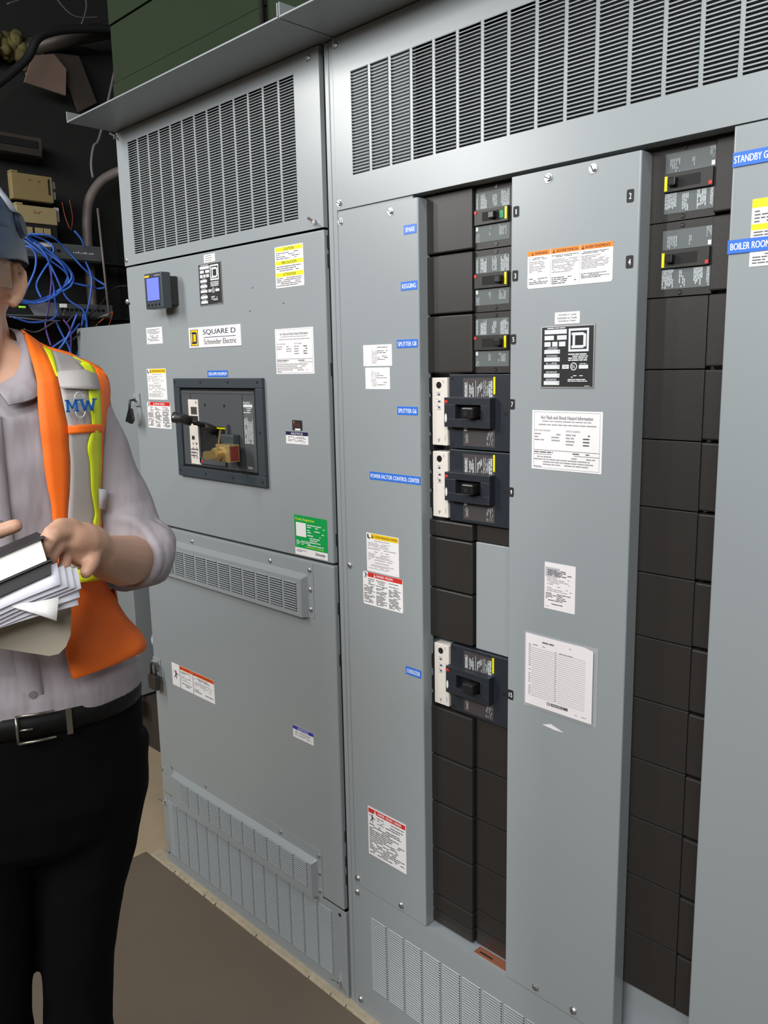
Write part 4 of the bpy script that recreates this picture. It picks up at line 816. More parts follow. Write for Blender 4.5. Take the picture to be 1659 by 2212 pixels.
b = MB(); b.tube([(-3.05, .42, .52), (-2.352, .42, .535)], .035, 'pvc', 20); b.tube([(-3.06, .42, .52), (-3.04, .42, .52)], .041, 'pvc', 20); tag(b.build('pipe'), 'white plastic pipe end between the vest and the switchgear', 'pipe')
# clutter under the ceiling at the top left
b = MB()
def blob(b, outline, x, th, m):
    n = len(outline); b.add([(x, y, z) for y, z in outline]+[(x-th, y, z) for y, z in outline], [tuple(range(n)), tuple(range(n, 2*n))[::-1]]+[(i, n+i, n+(i+1) % n, (i+1) % n) for i in range(n)], m)
IN = MB(); rr = random.Random(5)
for i in range(90):
    y, z = rr.uniform(.10, .39), 0; z = 2.93+(y-.1)*.02+rr.uniform(-.03, .07)-(.05 if y > .3 else 0)*rr.random()
    c = Vector((-3.66+rr.uniform(-.03, .03), y, z)); r_ = rr.uniform(.015, .03)
    ring = []
    for j in range(5):
        ph = math.pi*(j+.5)/5-math.pi/2; ring.append([(c.x+r_*math.cos(ph)*math.cos(t)*rr.uniform(.8, 1.2), c.y+r_*math.cos(ph)*math.sin(t), c.z+r_*math.sin(ph)) for t in [q*math.pi/3 for q in range(6)]])
    IN.loft(ring, 'insulation')
tag(IN.build('insulation'), 'torn yellowish insulation under the ceiling in the top left corner', 'insulation')
b = MB(); blob(b, [(.285, 2.809), (.456, 2.792), (.468, 2.898), (.419, 2.947), (.33, 2.92)], -3.60, .012, 'cardboard'); tag(b.build('board_offcut'), 'dull pinkish-brown board hanging on the dark wall, top left', 'board')
b = MB(); blob(b, [(.47, 2.894), (.524, 2.746), (.611, 2.80), (.544, 2.975), (.42, 2.96)], -3.63, .01, 'wood_dark'); tag(b.build('board_offcut'), 'dark slanted board just right of the pinkish board', 'board')
tag(MB().tube([(-3.66, .30, 2.94), (-3.6, .52, 3.04), (-3.5, .8, 3.13)], .035, 'iron', 14).build('duct_pipe'), 'dim grey pipe crossing behind the insulation', 'pipe')
tag(MB().tube(smooth([(-3.5, .02, 2.66), (-3.5, .145, 2.757), (-3.5, .26, 2.867), (-3.5, .33, 2.97), (-3.5, .514, 3.04), (-3.5, .8, 3.1)]), .017, 'rack_black', 12).build('hose'), 'thick black hose curving up past the insulation', 'hose')
for i, (l, pts) in enumerate((('thin pale wire hanging left-most under the dark ceiling', [(.2, 3.05), (.32, 3.12), (.42, 3.2)]), ('thin wire crossing the dark ceiling in the middle', [(.36, 3.17), (.46, 3.08), (.58, 3.1)]), ('thin wire hanging beside the green duct', [(.50, 3.24), (.53, 3.14), (.50, 3.05)]))):
    tag(MB().tube(smooth([(-3.5, y, z) for y, z in pts]), .003, 'cable_grey', 6).build('wire'), l, 'wire', 'loose wires under the ceiling')

TORSO= [(-0.067, 0.062, 0.06, 1.690), (-0.073, 0.110, 0.082, 1.673), (-0.080, 0.157, 0.1, 1.652), (-0.081, 0.181, 0.112, 1.634), (-0.081, 0.190, 0.122, 1.609), (-0.080, 0.189, 0.13, 1.573), (-0.077, 0.175, 0.13, 1.500), (-0.075, 0.165, 0.127, 1.425), (-0.072, 0.160, 0.124, 1.348), (-0.068, 0.160, 0.124, 1.270), (-0.062, 0.163, 0.126, 1.19), (-0.057, 0.172, 0.128, 1.124), (-0.053, 0.175, 0.128, 1.082)]
VEST=[
[ (-0.005, 0.025, 1.701),(0.019, 0.017, 1.681),(0.032, 0.039, 1.673),(0.063, 0.018, 1.664),(0.087, 0.019, 1.652),(0.107, 0.019, 1.641) ],
[ (0.001, 0.085, 1.667),(0.027, 0.079, 1.660),(0.034, 0.079, 1.657),(0.072, 0.019, 1.654),(0.093, 0.019, 1.646),(0.112, 0.02, 1.632) ],
[ (0.006, 0.114, 1.633),(0.034, 0.104, 1.634),(0.036, 0.104, 1.633),(0.079, 0.066, 1.637),(0.096, 0.047, 1.63),(0.115, 0.020, 1.620) ],
[ (0.006, 0.121, 1.617),(0.037, 0.110, 1.618),(0.038, 0.110, 1.617),(0.079, 0.084, 1.613),(0.097, 0.062, 1.611),(0.115, 0.020, 1.602) ],
[ (0.005, 0.128, 1.589),(0.039, 0.116, 1.588),(0.041, 0.116, 1.587),(0.080, 0.088, 1.585),(0.097, 0.064, 1.582),(0.110, 0.021, 1.574) ],
[ (0.005, 0.132, 1.559),(0.043, 0.117, 1.556),(0.044, 0.116, 1.556),(0.080, 0.088, 1.555),(0.095, 0.064, 1.553),(0.100, 0.049, 1.549) ],
[ (0.006, 0.131, 1.532),(0.042, 0.116, 1.528),(0.043, 0.115, 1.528),(0.071, 0.094, 1.525),(0.092, 0.061, 1.521),(0.095, 0.054, 1.520) ],
[ (0.006, 0.131, 1.508),(0.042, 0.115, 1.504),(0.043, 0.114, 1.504),(0.073, 0.089, 1.499),(0.091, 0.057, 1.495),(0.093, 0.048, 1.494) ],
[ (0.008, 0.129, 1.472),(0.038, 0.115, 1.465),(0.039, 0.114, 1.464),(0.072, 0.084, 1.455),(0.086, 0.057, 1.454),(0.088, 0.052, 1.454) ],
[ (0.011, 0.126, 1.445),(0.033, 0.116, 1.434),(0.034, 0.115, 1.433),(0.075, 0.075, 1.419),(0.083, 0.058, 1.416),(0.084, 0.052, 1.416) ],
[ (0.011, 0.125, 1.415),(0.031, 0.115, 1.411),(0.032, 0.115, 1.410),(0.071, 0.08, 1.401),(0.081, 0.060, 1.396),(0.084, 0.053, 1.394) ],
[ (0.012, 0.123, 1.379),(0.031, 0.114, 1.376),(0.032, 0.114, 1.375),(0.069, 0.081, 1.362),(0.078, 0.065, 1.358),(0.081, 0.057, 1.357) ],
[ (0.014, 0.122, 1.346),(0.028, 0.115, 1.341),(0.031, 0.114, 1.34),(0.066, 0.084, 1.327),(0.076, 0.070, 1.324),(0.080, 0.062, 1.323) ],
]
FLAP=[
[ (0.012, 0.133, 1.329),(0.036, 0.121, 1.321),(0.054, 0.110, 1.318),(0.077, 0.088, 1.314) ],
[ (0.012, 0.143, 1.304),(0.038, 0.130, 1.301),(0.062, 0.116, 1.297),(0.091, 0.060, 1.281) ],
[ (0.012, 0.153, 1.278),(0.042, 0.139, 1.274),(0.074, 0.113, 1.265),(0.109, 0.070, 1.242) ],
[ (0.012, 0.165, 1.245),(0.045, 0.149, 1.239),(0.081, 0.118, 1.230),(0.129, 0.080, 1.215) ],
[ (0.014, 0.176, 1.216),(0.049, 0.159, 1.212),(0.094, 0.108, 1.200),(0.137, 0.086, 1.194) ],
[ (0.017, 0.181, 1.194),(0.053, 0.164, 1.191),(0.093, 0.121, 1.186),(0.133, 0.089, 1.185) ],
[ (0.02, 0.181, 1.186),(0.052, 0.165, 1.186),(0.089, 0.130, 1.183),(0.124, 0.089, 1.18) ],
]
SLEEVE =[ (0.044,0.000,1.616,0.06),(0.063,0.000,1.582,0.055),(0.087,0.000,1.528,0.05),(0.106,0.000,1.457,0.049),(0.118,0.000,1.412,0.053),(0.125,0.010,1.373,0.059),(0.125,0.020,1.339,0.06) ]
CUFF =[ (0.146,0.000,1.357,0.066),(0.130,0.050,1.341,0.068),(0.112,0.085,1.342,0.064) ]
FOREARM =[ (0.144,0.000,1.325,0.043),(0.131,0.050,1.330,0.042),(0.108,0.110,1.344,0.04),(0.087,0.160,1.360,0.036),(0.073,0.200,1.374,0.031),(0.066,0.220,1.383,0.028) ]
PALM =[ (0.066,0.220,1.386,0.028),(0.052,0.245,1.406,0.026),(0.037,0.265,1.417,0.026),(0.025,0.280,1.423,0.024) ]
FING0 =[ (0.035,0.270,1.434,0.011),(0.018,0.285,1.440,0.010),(0.004,0.300,1.433,0.009),(-0.003,0.300,1.423,0.008) ]
FING1 =[ (0.029,0.280,1.427,0.011),(0.010,0.300,1.430,0.010),(-0.001,0.310,1.418,0.009),(-0.004,0.305,1.404,0.008) ]
FING2 =[ (0.026,0.275,1.414,0.011),(0.012,0.295,1.413,0.010),(0.004,0.300,1.401,0.009),(0.003,0.295,1.386,0.008) ]
FING3 =[ (0.030,0.265,1.399,0.010),(0.021,0.280,1.393,0.009),(0.019,0.285,1.382,0.008),(0.022,0.280,1.369,0.007) ]
FING4 =[ (0.058,0.240,1.407,0.014),(0.059,0.260,1.395,0.012),(0.054,0.275,1.382,0.011),(0.045,0.285,1.370,0.009) ]
PANTS_L =[ (0.031,0.000,1.092,0.11),(0.040,0.000,1.005,0.098),(0.041,0.000,0.917,0.092),(0.027,0.000,0.831,0.082),(0.010,0.000,0.745,0.073),(-0.004,0.000,0.658,0.066),(-0.016,0.000,0.568,0.061),(-0.019,0.000,0.462,0.06) ]
PANTS_R =[ (-0.093,0.000,1.114,0.11),(-0.114,0.000,1.036,0.1),(-0.129,0.000,0.956,0.095),(-0.136,0.000,0.873,0.088),(-0.141,0.000,0.788,0.078),(-0.145,0.000,0.701,0.071),(-0.150,0.000,0.612,0.066),(-0.159,0.000,0.513,0.063) ]

# ================================================================== the man in the orange vest
PA = math.radians(67.8); PG = Vector((-1.343, -.718, 0)); PR = Vector((math.cos(PA), math.sin(PA), 0)); PF = Vector((math.sin(PA), -math.cos(PA), 0))
def L(r, f, z): return tuple(PG+PR*r+PF*f+Vector((0, 0, z)))
def tor(z):
    Z = [q[3] for q in TORSO][::-1]; return [float(np.interp(z, Z, [q[k] for q in TORSO][::-1])) for k in (0, 1, 2)]
def ering(c, a, b, z, off=0, n=40, p=2.3, f0=0.0):
    out = []
    for i in range(n):
        t = 2*math.pi*i/n; ct, st = math.cos(t), math.sin(t)
        out.append(L(c+(a+off)*math.copysign(abs(ct)**(2/p), ct), f0+(b+off)*math.copysign(abs(st)**(2/p), st), z))
    return out
def ltube(b, pts, m, n=18, close=True):     # (r, f, z, radius) with rounded ends
    P = [Vector(L(*p[:3])) for p in pts]; R = [p[3] for p in pts]
    d0 = (P[0]-P[1]).normalized(); d1 = (P[-1]-P[-2]).normalized()
    P = [P[0]+d0*R[0]*.8]+[P[0]+d0*R[0]*.5]+P+[P[-1]+d1*R[-1]*.5, P[-1]+d1*R[-1]*.8]; R = [R[0]*.35, R[0]*.8]+R+[R[-1]*.8, R[-1]*.35]
    b.tube([tuple(p) for p in P], R, m, n)
def mirror(pts): return [(-.162-p[0],)+tuple(p[1:]) for p in pts]
def remesh(o, vox, sm=4, fac=.5):
    r = o.modifiers.new('remesh', 'REMESH'); r.mode = 'VOXEL'; r.voxel_size = vox; r.use_smooth_shade = True
    if sm: s = o.modifiers.new('smooth', 'SMOOTH'); s.iterations = sm; s.factor = fac
def folds(o, strength, size, depth=1):
    t = bpy.data.textures.new(o.name+'_folds', 'CLOUDS'); t.noise_scale = size; t.noise_depth = depth
    d = o.modifiers.new('folds', 'DISPLACE'); d.texture = t; d.strength = strength; d.mid_level = .5; d.texture_coords = 'GLOBAL'

MAN = thing('person', 'man in grey shirt, orange hi-vis vest and blue hard hat holding a notebook and papers', 'person', tuple(PG))
HY = math.radians(25); HC = (-.088, .012)
def HP(x, y, z): return L(HC[0]+x*math.cos(HY)-y*math.sin(HY), HC[1]+x*math.sin(HY)+y*math.cos(HY), z)
b = MB()
def hring(w_, yc, d, z, n=28):
    return [HP(w_*math.cos(2*math.pi*i/n), yc+d*math.sin(2*math.pi*i/n), z) for i in range(n)]
b.loft([hring(*q) for q in ((.016, .060, .018, 1.677), (.032, .052, .034, 1.683), (.046, .035, .055, 1.695), (.058, .018, .074, 1.72), (.067, .006, .088, 1.75), (.072, 0, .094, 1.78), (.076, -.004, .098, 1.82), (.074, -.006, .096, 1.86), (.064, -.006, .084, 1.89), (.045, -.006, .060, 1.915), (.02, -.006, .03, 1.927))], 'skin')
b.tube([HP(0, .088, 1.815), HP(0, .100, 1.79), HP(0, .108, 1.772), HP(0, .096, 1.762)], [.006, .009, .013, .008], 'skin', 10)
b.tube([HP(-.022, .086, 1.737), HP(0, .094, 1.740), HP(.022, .086, 1.737)], [.004, .0065, .004], 'skin', 8)
b.tube([HP(-.020, .085, 1.727), HP(0, .092, 1.728), HP(.020, .085, 1.727)], [.004, .007, .004], 'skin', 8)
b.tube([HP(-.04, .082, 1.822), HP(0, .090, 1.818), HP(.04, .082, 1.822)], .008, 'skin', 8)
for s in (-1, 1):
    pts = [HP(s*(.073+.011*math.sin(t)), -.004-.012*math.cos(t)*.9-.006, 1.771+.031*math.sin(t*1.0-1.3)) for t in [0]]
    ear = [HP(s*.074, .004, 1.748), HP(s*.078, .000, 1.742), HP(s*.083, -.012, 1.752), HP(s*.088, -.024, 1.772), HP(s*.088, -.024, 1.790), HP(s*.083, -.014, 1.803), HP(s*.077, -.001, 1.798)]
    b.tube(ear, [.006, .0075, .0065, .006, .006, .006, .005], 'skin', 10)
    b.tube([HP(s*.073, -.004, 1.755), HP(s*.080, -.012, 1.772), HP(s*.077, -.008, 1.794)], [.008, .008, .008], 'skin', 10)
ltube(b, [(-.080, -.015, 1.60, .066), (-.080, -.010, 1.66, .060), (-.084, .0, 1.71, .057), (-.087, 0, 1.75, .055)], 'skin', 24)
ltube(b, [(-.086, .030, 1.72, .052), (-.084, .052, 1.68, .050), (-.080, .075, 1.645, .042), (-.075, .094, 1.615, .024)], 'skin', 20)
b.loft([ering(c, a-.014, bb-.014, z) for c, a, bb, z in TORSO[::-1]], 'skin')
b.loft([ering(-.048, q[1], q[2], q[0]) for q in ((.86, .07, .05), (.92, .135, .095), (1.0, .160, .114), (1.09, .155, .11))], 'skin')
leg1 = [(r, f, z, R-.014) for r, f, z, R in PANTS_L]+[(-.022, -.005, .3, .045), (-.024, -.012, .12, .038), (-.024, -.012, .06, .038)]
leg2 = [(r, f, z, R-.014) for r, f, z, R in PANTS_R]+[(-.165, -.005, .3, .045), (-.167, -.012, .12, .038), (-.167, -.012, .06, .038)]
for l in (leg1, leg2):
    ltube(b, l, 'skin'); x = l[-1][0]; ltube(b, [(x, -.04, .045, .034), (x, .04, .048, .037), (x+.006, .12, .034, .030), (x+.008, .17, .026, .022)], 'skin')
arm = [(r, f, z, R-.016) for r, f, z, R in SLEEVE]+list(FOREARM)
ltube(b, arm, 'skin')
ltube(b, [(.0667, .22, 1.386, .026), (.0560, .240, 1.402, .0275), (.0440, .258, 1.410, .027), (.0330, .272, 1.417, .022)], 'skin')
ltube(b, [(.0560, .236, 1.388, .022), (.0440, .252, 1.393, .022), (.0350, .266, 1.398, .018)], 'skin')
for fg in (FING0, FING1, FING2, FING3, FING4): ltube(b, fg, 'skin', 12)
armR = mirror([(r, f, z, R-.016) for r, f, z, R in SLEEVE])+[(-.300, .04, 1.33, .043), (-.27, .12, 1.34, .040), (-.225, .20, 1.355, .034), (-.19, .25, 1.365, .028)]
ltube(b, armR, 'skin')
ltube(b, [(-.19, .25, 1.365, .027), (-.165, .275, 1.37, .028), (-.14, .29, 1.375, .024)], 'skin')
for i, l in enumerate(([(-.165, .28, 1.385, .013), (-.12, .30, 1.412, .0115), (-.075, .305, 1.436, .0105), (-.034, .310, 1.448, .0095)], [(-.14, .295, 1.372, .0115), (-.105, .315, 1.366, .0105), (-.085, .33, 1.360, .0095)],
                       [(-.142, .29, 1.358, .0115), (-.108, .31, 1.348, .0105), (-.086, .325, 1.343, .0095)], [(-.147, .285, 1.345, .0105), (-.115, .30, 1.332, .0095), (-.095, .315, 1.328, .0088)], [(-.155, .28, 1.333, .0095), (-.127, .295, 1.318, .009), (-.11, .305, 1.314, .008)])): ltube(b, l, 'skin', 12)
body = b.build('body', MAN); remesh(body, .0036, 4, .45)
for s in (-1, 1):
    e = MB(); c = HP(s*.031, .079, 1.800)
    rings = [[(c[0]+.012*math.cos(p)*math.cos(t), c[1]+.012*math.cos(p)*math.sin(t), c[2]+.012*math.sin(p)) for t in [k*math.pi/6 for k in range(12)]] for p in [-1.4, -.9, -.45, 0, .45, .9, 1.4]]
    e.loft(rings, 'print_white'); e.build('eye', MAN)
b = MB(); b.loft([hring(w_+.004, yc-.01, d*.93, z) for w_, yc, d, z in ((.066, -.014, .082, 1.765), (.073, -.012, .088, 1.79), (.077, -.010, .094, 1.82), (.075, -.008, .094, 1.85))], 'hair'); b.build('hair', MAN)

# shirt
b = MB()
b.loft([ering(c, a, bb*{True: .80, False: 1}[z > 1.63]*(.92 if 1.6 < z <= 1.63 else 1), z) for c, a, bb, z in TORSO[::-1]], 'shirt')
b.loft([ering(-.054, .170, .124, 1.085), ering(-.054, .186, .139, 1.112), ering(-.055, .186, .139, 1.14), ering(-.060, .168, .128, 1.18)], 'shirt')
for sl in (SLEEVE, mirror(SLEEVE)): ltube(b, sl, 'shirt', 26)
def cuff(b, mir):
    rr = random.Random(11)
    for cpt, R, tr in (((.140, .012, 1.340), .055, .015), ((.134, .030, 1.340), .057, .013), ((.125, .048, 1.341), .055, .012), ((.130, .040, 1.340), .060, .010), ((.119, .058, 1.343), .054, .009)):
        d = Vector((-.55, .83, .05)).normalized(); u = d.orthogonal().normalized(); v = d.cross(u); pts = []
        for i in range(29):
            t = 2*math.pi*i/28; q = Vector(cpt)+(u*math.cos(t)+v*math.sin(t))*(R*(1+.05*math.sin(3*t+cpt[0]*90)))+d*(.005*math.sin(2*t+cpt[1]*80)); q = tuple(q)
            if mir: q = (-.162-q[0], q[1], q[2])
            pts.append(L(*q))
        b.tube(pts, [tr*(1+.25*math.sin(5*2*math.pi*i/28)) for i in range(29)], 'shirt', 10)
cuff(b, False); cuff(b, True)
# open the sleeve towards the forearm stays hidden inside the cuff rings
sh = b.build('shirt', MAN); remesh(sh, .0042, 3, .5); folds(sh, .014, .10, 1)
b = MB()
def surf_grid(rows, m, b, n=5): 
    cols_ = list(zip(*rows)); cs = [smooth([L(*p) for p in c], n) for c in cols_]; b.grid(list(zip(*cs)), m)
up = [(-.075, -.062, 1.712), (-.040, -.045, 1.712), (-.022, -.005, 1.706), (-.016, .030, 1.688), (-.018, .060, 1.664), (-.030, .085, 1.638), (-.052, .104, 1.618)]
lo = [(-.075, -.082, 1.690), (-.020, -.060, 1.694), (.004, -.005, 1.692), (.012, .045, 1.672), (.008, .090, 1.640), (.006, .122, 1.606), (-.034, .138, 1.594)]
mid = [tuple(.5*(a+c)+(.006 if k == 1 else (.004 if k == 2 else 0)) for k, (a, c) in enumerate(zip(p, q))) for p, q in zip(up, lo)]
for mir in (0, 1):
    rows = [mirror([p+(0,)])[0][:3] if mir else p for p in up], [mirror([p+(0,)])[0][:3] if mir else p for p in mid], [mirror([p+(0,)])[0][:3] if mir else p for p in lo]
    g = list(zip(*rows)); R_ = [smooth([L(*p) for p in row], 4) for row in g]; b.grid([list(r_) for r_ in zip(*[smooth([L(*p) for p in row], 5) for row in rows])], 'shirt')
cl = b.build('collar', sh); s_ = cl.modifiers.new('thick', 'SOLIDIFY'); s_.thickness = .003; s_.offset = 0
pk = MB()
zz = [1.58-.03*i for i in range(17)]
rows = []
for z in zz:
    c, a, bb = tor(z); x = -.062 if z > 1.4 else -.062+(1.4-z)*.09; rows.append([L(x-.016, bb+.004, z), L(x, bb+.0055, z), L(x+.016, bb+.004, z)])
pk.grid(rows, 'shirt'); pk_ = pk.build('placket', sh); s_ = pk_.modifiers.new('thick', 'SOLIDIFY'); s_.thickness = .003; s_.offset = 0
for z in (1.512, 1.423, 1.335, 1.245, 1.154):
    c, a, bb = tor(z); x = -.062 if z > 1.4 else -.062+(1.4-z)*.09
    MB().cyl(L(x, bb+.006, z), PF, .0065, .003, 'button', 16, r2=.0055).build('button', sh)

# trousers, belt, shoes
b = MB()
b.loft([ering(-.048, q[1], q[2], q[0]) for q in ((.835, .095, .075), (.87, .145, .108), (.93, .168, .126), (1.0, .174, .130), (1.06, .176, .131), (1.122, .177, .133))], 'pants')
l1 = [(r, f, z, R) for r, f, z, R in PANTS_L if z < 1.02]+[(-.022, -.002, .30, .060), (-.023, -.004, .15, .062), (-.023, -.004, .07, .064)]
l2 = [(r, f, z, R) for r, f, z, R in PANTS_R if z < 1.05]+[(-.165, -.002, .30, .063), (-.166, -.004, .15, .064), (-.166, -.004, .07, .066)]
for l in (l1, l2): b.tube([L(*q[:3]) for q in l], [q[3] for q in l], 'pants', 24)
pt = b.build('trousers', MAN); remesh(pt, .006, 6, .5); folds(pt, .012, .09, 1)
b = MB(); b.loft([ering(-.050, .1815, .1385, 1.088), ering(-.050, .1830, .140, 1.105), ering(-.050, .1815, .1385, 1.122)], 'leather'); bl = b.build('belt', MAN)
b = MB(); cx, fz, z0_, z1_ = -.034, .1425, 1.083, 1.127
for p, q in (((cx-.032, z0_), (cx-.032, z1_)), ((cx-.032, z1_), (cx+.022, z1_-.001)), ((cx-.032, z0_), (cx+.022, z0_+.001))):
    b.tube([L(p[0], fz+.002, p[1]), L((p[0]+q[0])/2, fz+.003, (p[1]+q[1])/2), L(q[0], fz, q[1])], .0022, 'belt_metal', 8)
b.tube([L(cx-.028, fz+.002, 1.104), L(cx-.010, fz+.003, 1.104)], .0018, 'belt_metal', 8); b.build('buckle', bl)
b = MB(); b.loft([[L(x, f, z) for x, f in ((.004, .141), (.012, .139), (.013, .142), (.005, .144))] for z in (1.084, 1.126)], 'belt_metal', smooth=False); b.build('belt_keeper', bl)
for l in (l1, l2):
    x = l[-1][0]; b = MB()
    b.loft([[L(x+w_*math.cos(2*math.pi*i/20), yc+d*math.sin(2*math.pi*i/20), z) for i in range(20)] for w_, yc, d, z in ((.046, .06, .145, .0), (.048, .06, .148, .02), (.045, .058, .140, .045), (.040, .03, .105, .075), (.038, -.01, .062, .11))], 'shoe'); b.build('shoe', MAN)

# vest
VS = thing('tmp', '', '', (0, 0, 0)); bpy.data.objects.remove(VS)
b = MB()
def strip(b, cols_, rows, m, off=0, n=3):
    R_ = []
    for r_ in rows:
        a, c = r_[cols_[0]], r_[cols_[1]]; pts = []
        for k in range(n+1):
            t = k/n; p = [a[i]*(1-t)+c[i]*t for i in range(3)]; p[1] += off+.10*abs(c[0]-a[0])*t*(1-t)*2; pts.append(tuple(p))
        R_.append(pts)
    surf_grid(R_, m, b, 5)
vest = MB(); strip(vest, (0, 1), VEST[:13], 'vest_orange'); 
MV = [[mirror([(p[0], p[1]+.014, p[2], 0)])[0][:3] for p in r_] for r_ in VEST]; strip(vest, (0, 1), MV, 'vest_orange', 0); strip(vest, (4, 5), MV, 'vest_orange', .001)
strip(vest, (0, 3), FLAP, 'vest_orange', n=6) if len(FLAP[0]) == 4 else None
strip(vest, (0, 3), [[mirror([p+(0,)])[0][:3] for p in r_] for r_ in FLAP], 'vest_orange', n=6)
strip(vest, (4, 5), VEST, 'vest_orange', .001)
# back of the vest
rows = []
for z in [1.66-.04*i for i in range(13)]:
    c, a, bb = tor(max(z, 1.1)); rows.append([L(c+(a+.012)*math.cos(t)*.98, -.0+(bb+.014)*math.sin(t), z) for t in [math.pi+math.pi*k/16 for k in range(17)]])
vest.grid(rows, 'vest_orange')
top = VEST[0]; shoulder = []
for p in top+[]: 
    shoulder.append([L(p[0], p[1]-.001, p[2]), L(p[0]-.004, p[1]-.03, p[2]+.006), L(p[0]-.008, p[1]-.075, p[2]-.002), L(p[0]-.012, p[1]-.11, p[2]-.03)])
vest.grid(shoulder, 'vest_orange')
ms_ = [mirror([p+(0,)])[0][:3] for p in top]; vest.grid([[L(p[0], p[1], p[2]), L(p[0]+.004, p[1]-.03, p[2]+.006), L(p[0]+.008, p[1]-.075, p[2]-.002), L(p[0]+.012, p[1]-.11, p[2]-.03)] for p in ms_], 'vest_orange')
vo = vest.build('vest', MAN); s_ = vo.modifiers.new('thick', 'SOLIDIFY'); s_.thickness = .003; s_.offset = 0
vo['label'] = 'orange high visibility vest'
def vpart(name, m, fn, lab):
    b = MB(); fn(b); o = b.build(name, vo); s_ = o.modifiers.new('thick', 'SOLIDIFY'); s_.thickness = .002; s_.offset = 0; o['label'] = lab; return o
vpart('yellow_strip', 'vest_yellow', lambda b: strip(b, (1, 2), VEST[:3], 'vest_yellow', .004), 'narrow lime yellow strip at the shoulder')
vpart('yellow_strip', 'vest_yellow', lambda b: strip(b, (3, 4), VEST[:3], 'vest_yellow', .004), 'lime yellow strip over the outer shoulder')
vpart('yellow_strip', 'vest_yellow', lambda b: strip(b, (3, 4), VEST[3:], 'vest_yellow', .004), 'lime yellow strip down the chest')
vpart('grey_panel', 'vest_grey', lambda b: strip(b, (2, 3), VEST, 'vest_grey', .001, 5), 'grey reflective panel')
vpart('yellow_strip', 'vest_yellow', lambda b: strip(b, (3, 4), MV, 'vest_yellow', .002), 'lime yellow strip on the other side of the chest')
vpart('grey_panel', 'vest_grey', lambda b: strip(b, (1, 3), MV, 'vest_grey', .001, 5), 'grey reflective panel on the other side')
r2, r3 = VEST[2], VEST[3]
def flapf(b):
    q = [[tuple(r2[i][k]+(.006 if k == 1 else 0) for k in range(3)) for i in (2, 3, 4)], [tuple(r3[i][k]+(.011 if k == 1 else 0) for k in range(3)) for i in (2, 3, 4)]]
    q = [[tuple(VEST[1][i][k]*.35+r2[i][k]*.65+(.004 if k == 1 else 0) for k in range(3)) for i in (2, 3, 4)]]+q
    surf_grid(q, 'vest_grey', b, 3)
vpart('pocket_flap', 'vest_grey', flapf, 'grey pocket flap')
def band(b, ya, yb, i0, i1, off, m):
    ra, rb = VEST[ya[0]], VEST[ya[0]+1]; P = []
    for t in (ya[1], yb):
        P.append([tuple(ra[i][k]*(1-t)+rb[i][k]*t+(off if k == 1 else 0) for k in range(3)) for i in range(i0, i1+1)])
    surf_grid(P, m, b, 3)
vpart('orange_band', 'vest_orange', lambda b: band(b, (5, -.15), .28, 2, 5, .005, 'vest_orange'), 'thin orange band across the grey panel')
vpart('orange_band', 'vest_orange', lambda b: band(b, (10, -.05), .22, 3, 5, .004, 'vest_orange'), 'short orange band near the waist')
vpart('yellow_strip', 'vest_yellow', lambda b: surf_grid([[tuple(q[k]*(1-t)+p[k]*t+(.003 if k == 1 else 0) for k in range(3)) for q, p in zip([VEST[12][i] for i in (1, 3, 5)], [FLAP[0][i] for i in (1, 2, 3)])] for t in (-.1, 1.1)], 'vest_yellow', b, 3), 'lime yellow strip across the waist')
# embroidered emblem on the chest
b = MB(); P = [(.0435, .1185), (.0625, .1085), (.0880, .0850)]
def onp(u):
    u = u*2; i = min(int(u), 1); t = u-i; return [P[i][k]*(1-t)+P[i+1][k]*t for k in (0, 1)]
def stroke(b, p, q, w_):
    d = Vector((q[0]-p[0], q[1]-p[1])); n_ = Vector((-d.y, d.x))*0; 
    vs = [(p[0]-w_/2, p[1]), (p[0]+w_/2, p[1]), (q[0]+w_/2, q[1]), (q[0]-w_/2, q[1])]
    b.add([L(onp(u)[0], onp(u)[1]+.009, 1.5805+.0185*v) for u, v in vs], [(0, 1, 2, 3)], 'logo_blue')
for pts_, w_ in (([((.06, 0), (.06, 1)), ((.40, 0), (.40, 1))], .10), ([((.07, 1), (.23, .28)), ((.39, 1), (.23, .28))], .085), ([((.56, 1), (.66, 0)), ((.66, 0), (.76, .85)), ((.76, .85), (.86, 0)), ((.86, 0), (.96, 1))], .085),
                ([((.06, 0), (.06, .12)), ((.40, 0), (.40, .12)), ((.04, .88), (.04, 1)), ((.42, .88), (.42, 1)), ((.55, .88), (.55, 1)), ((.97, .88), (.97, 1))], .16)):
    for p_, q_ in pts_: stroke(b, p_, q_, w_)
o = b.build('emblem_letters', vo); o['label'] = 'blue embroidered letters MW'
b = MB()
for z0_, s in ((1.5995, 1), (1.5815, -1)):
    b.tube([L(onp(.5+.16*math.cos(t))[0], onp(.5+.16*math.cos(t))[1]+.0085, z0_+s*.010*math.sin(t)) for t in [math.pi*k/10 for k in range(11)]], .0007, 'print_white', 5)
b.build('emblem_rings', vo)
b = MB(); b.grid([[L(.083, .072, 1.456), L(.098, .066, 1.452)], [L(.081, .074, 1.424), L(.090, .068, 1.421)]], 'paper_grid'); o = b.build('care_tag', vo); s_ = o.modifiers.new('thick', 'SOLIDIFY'); s_.thickness = .001

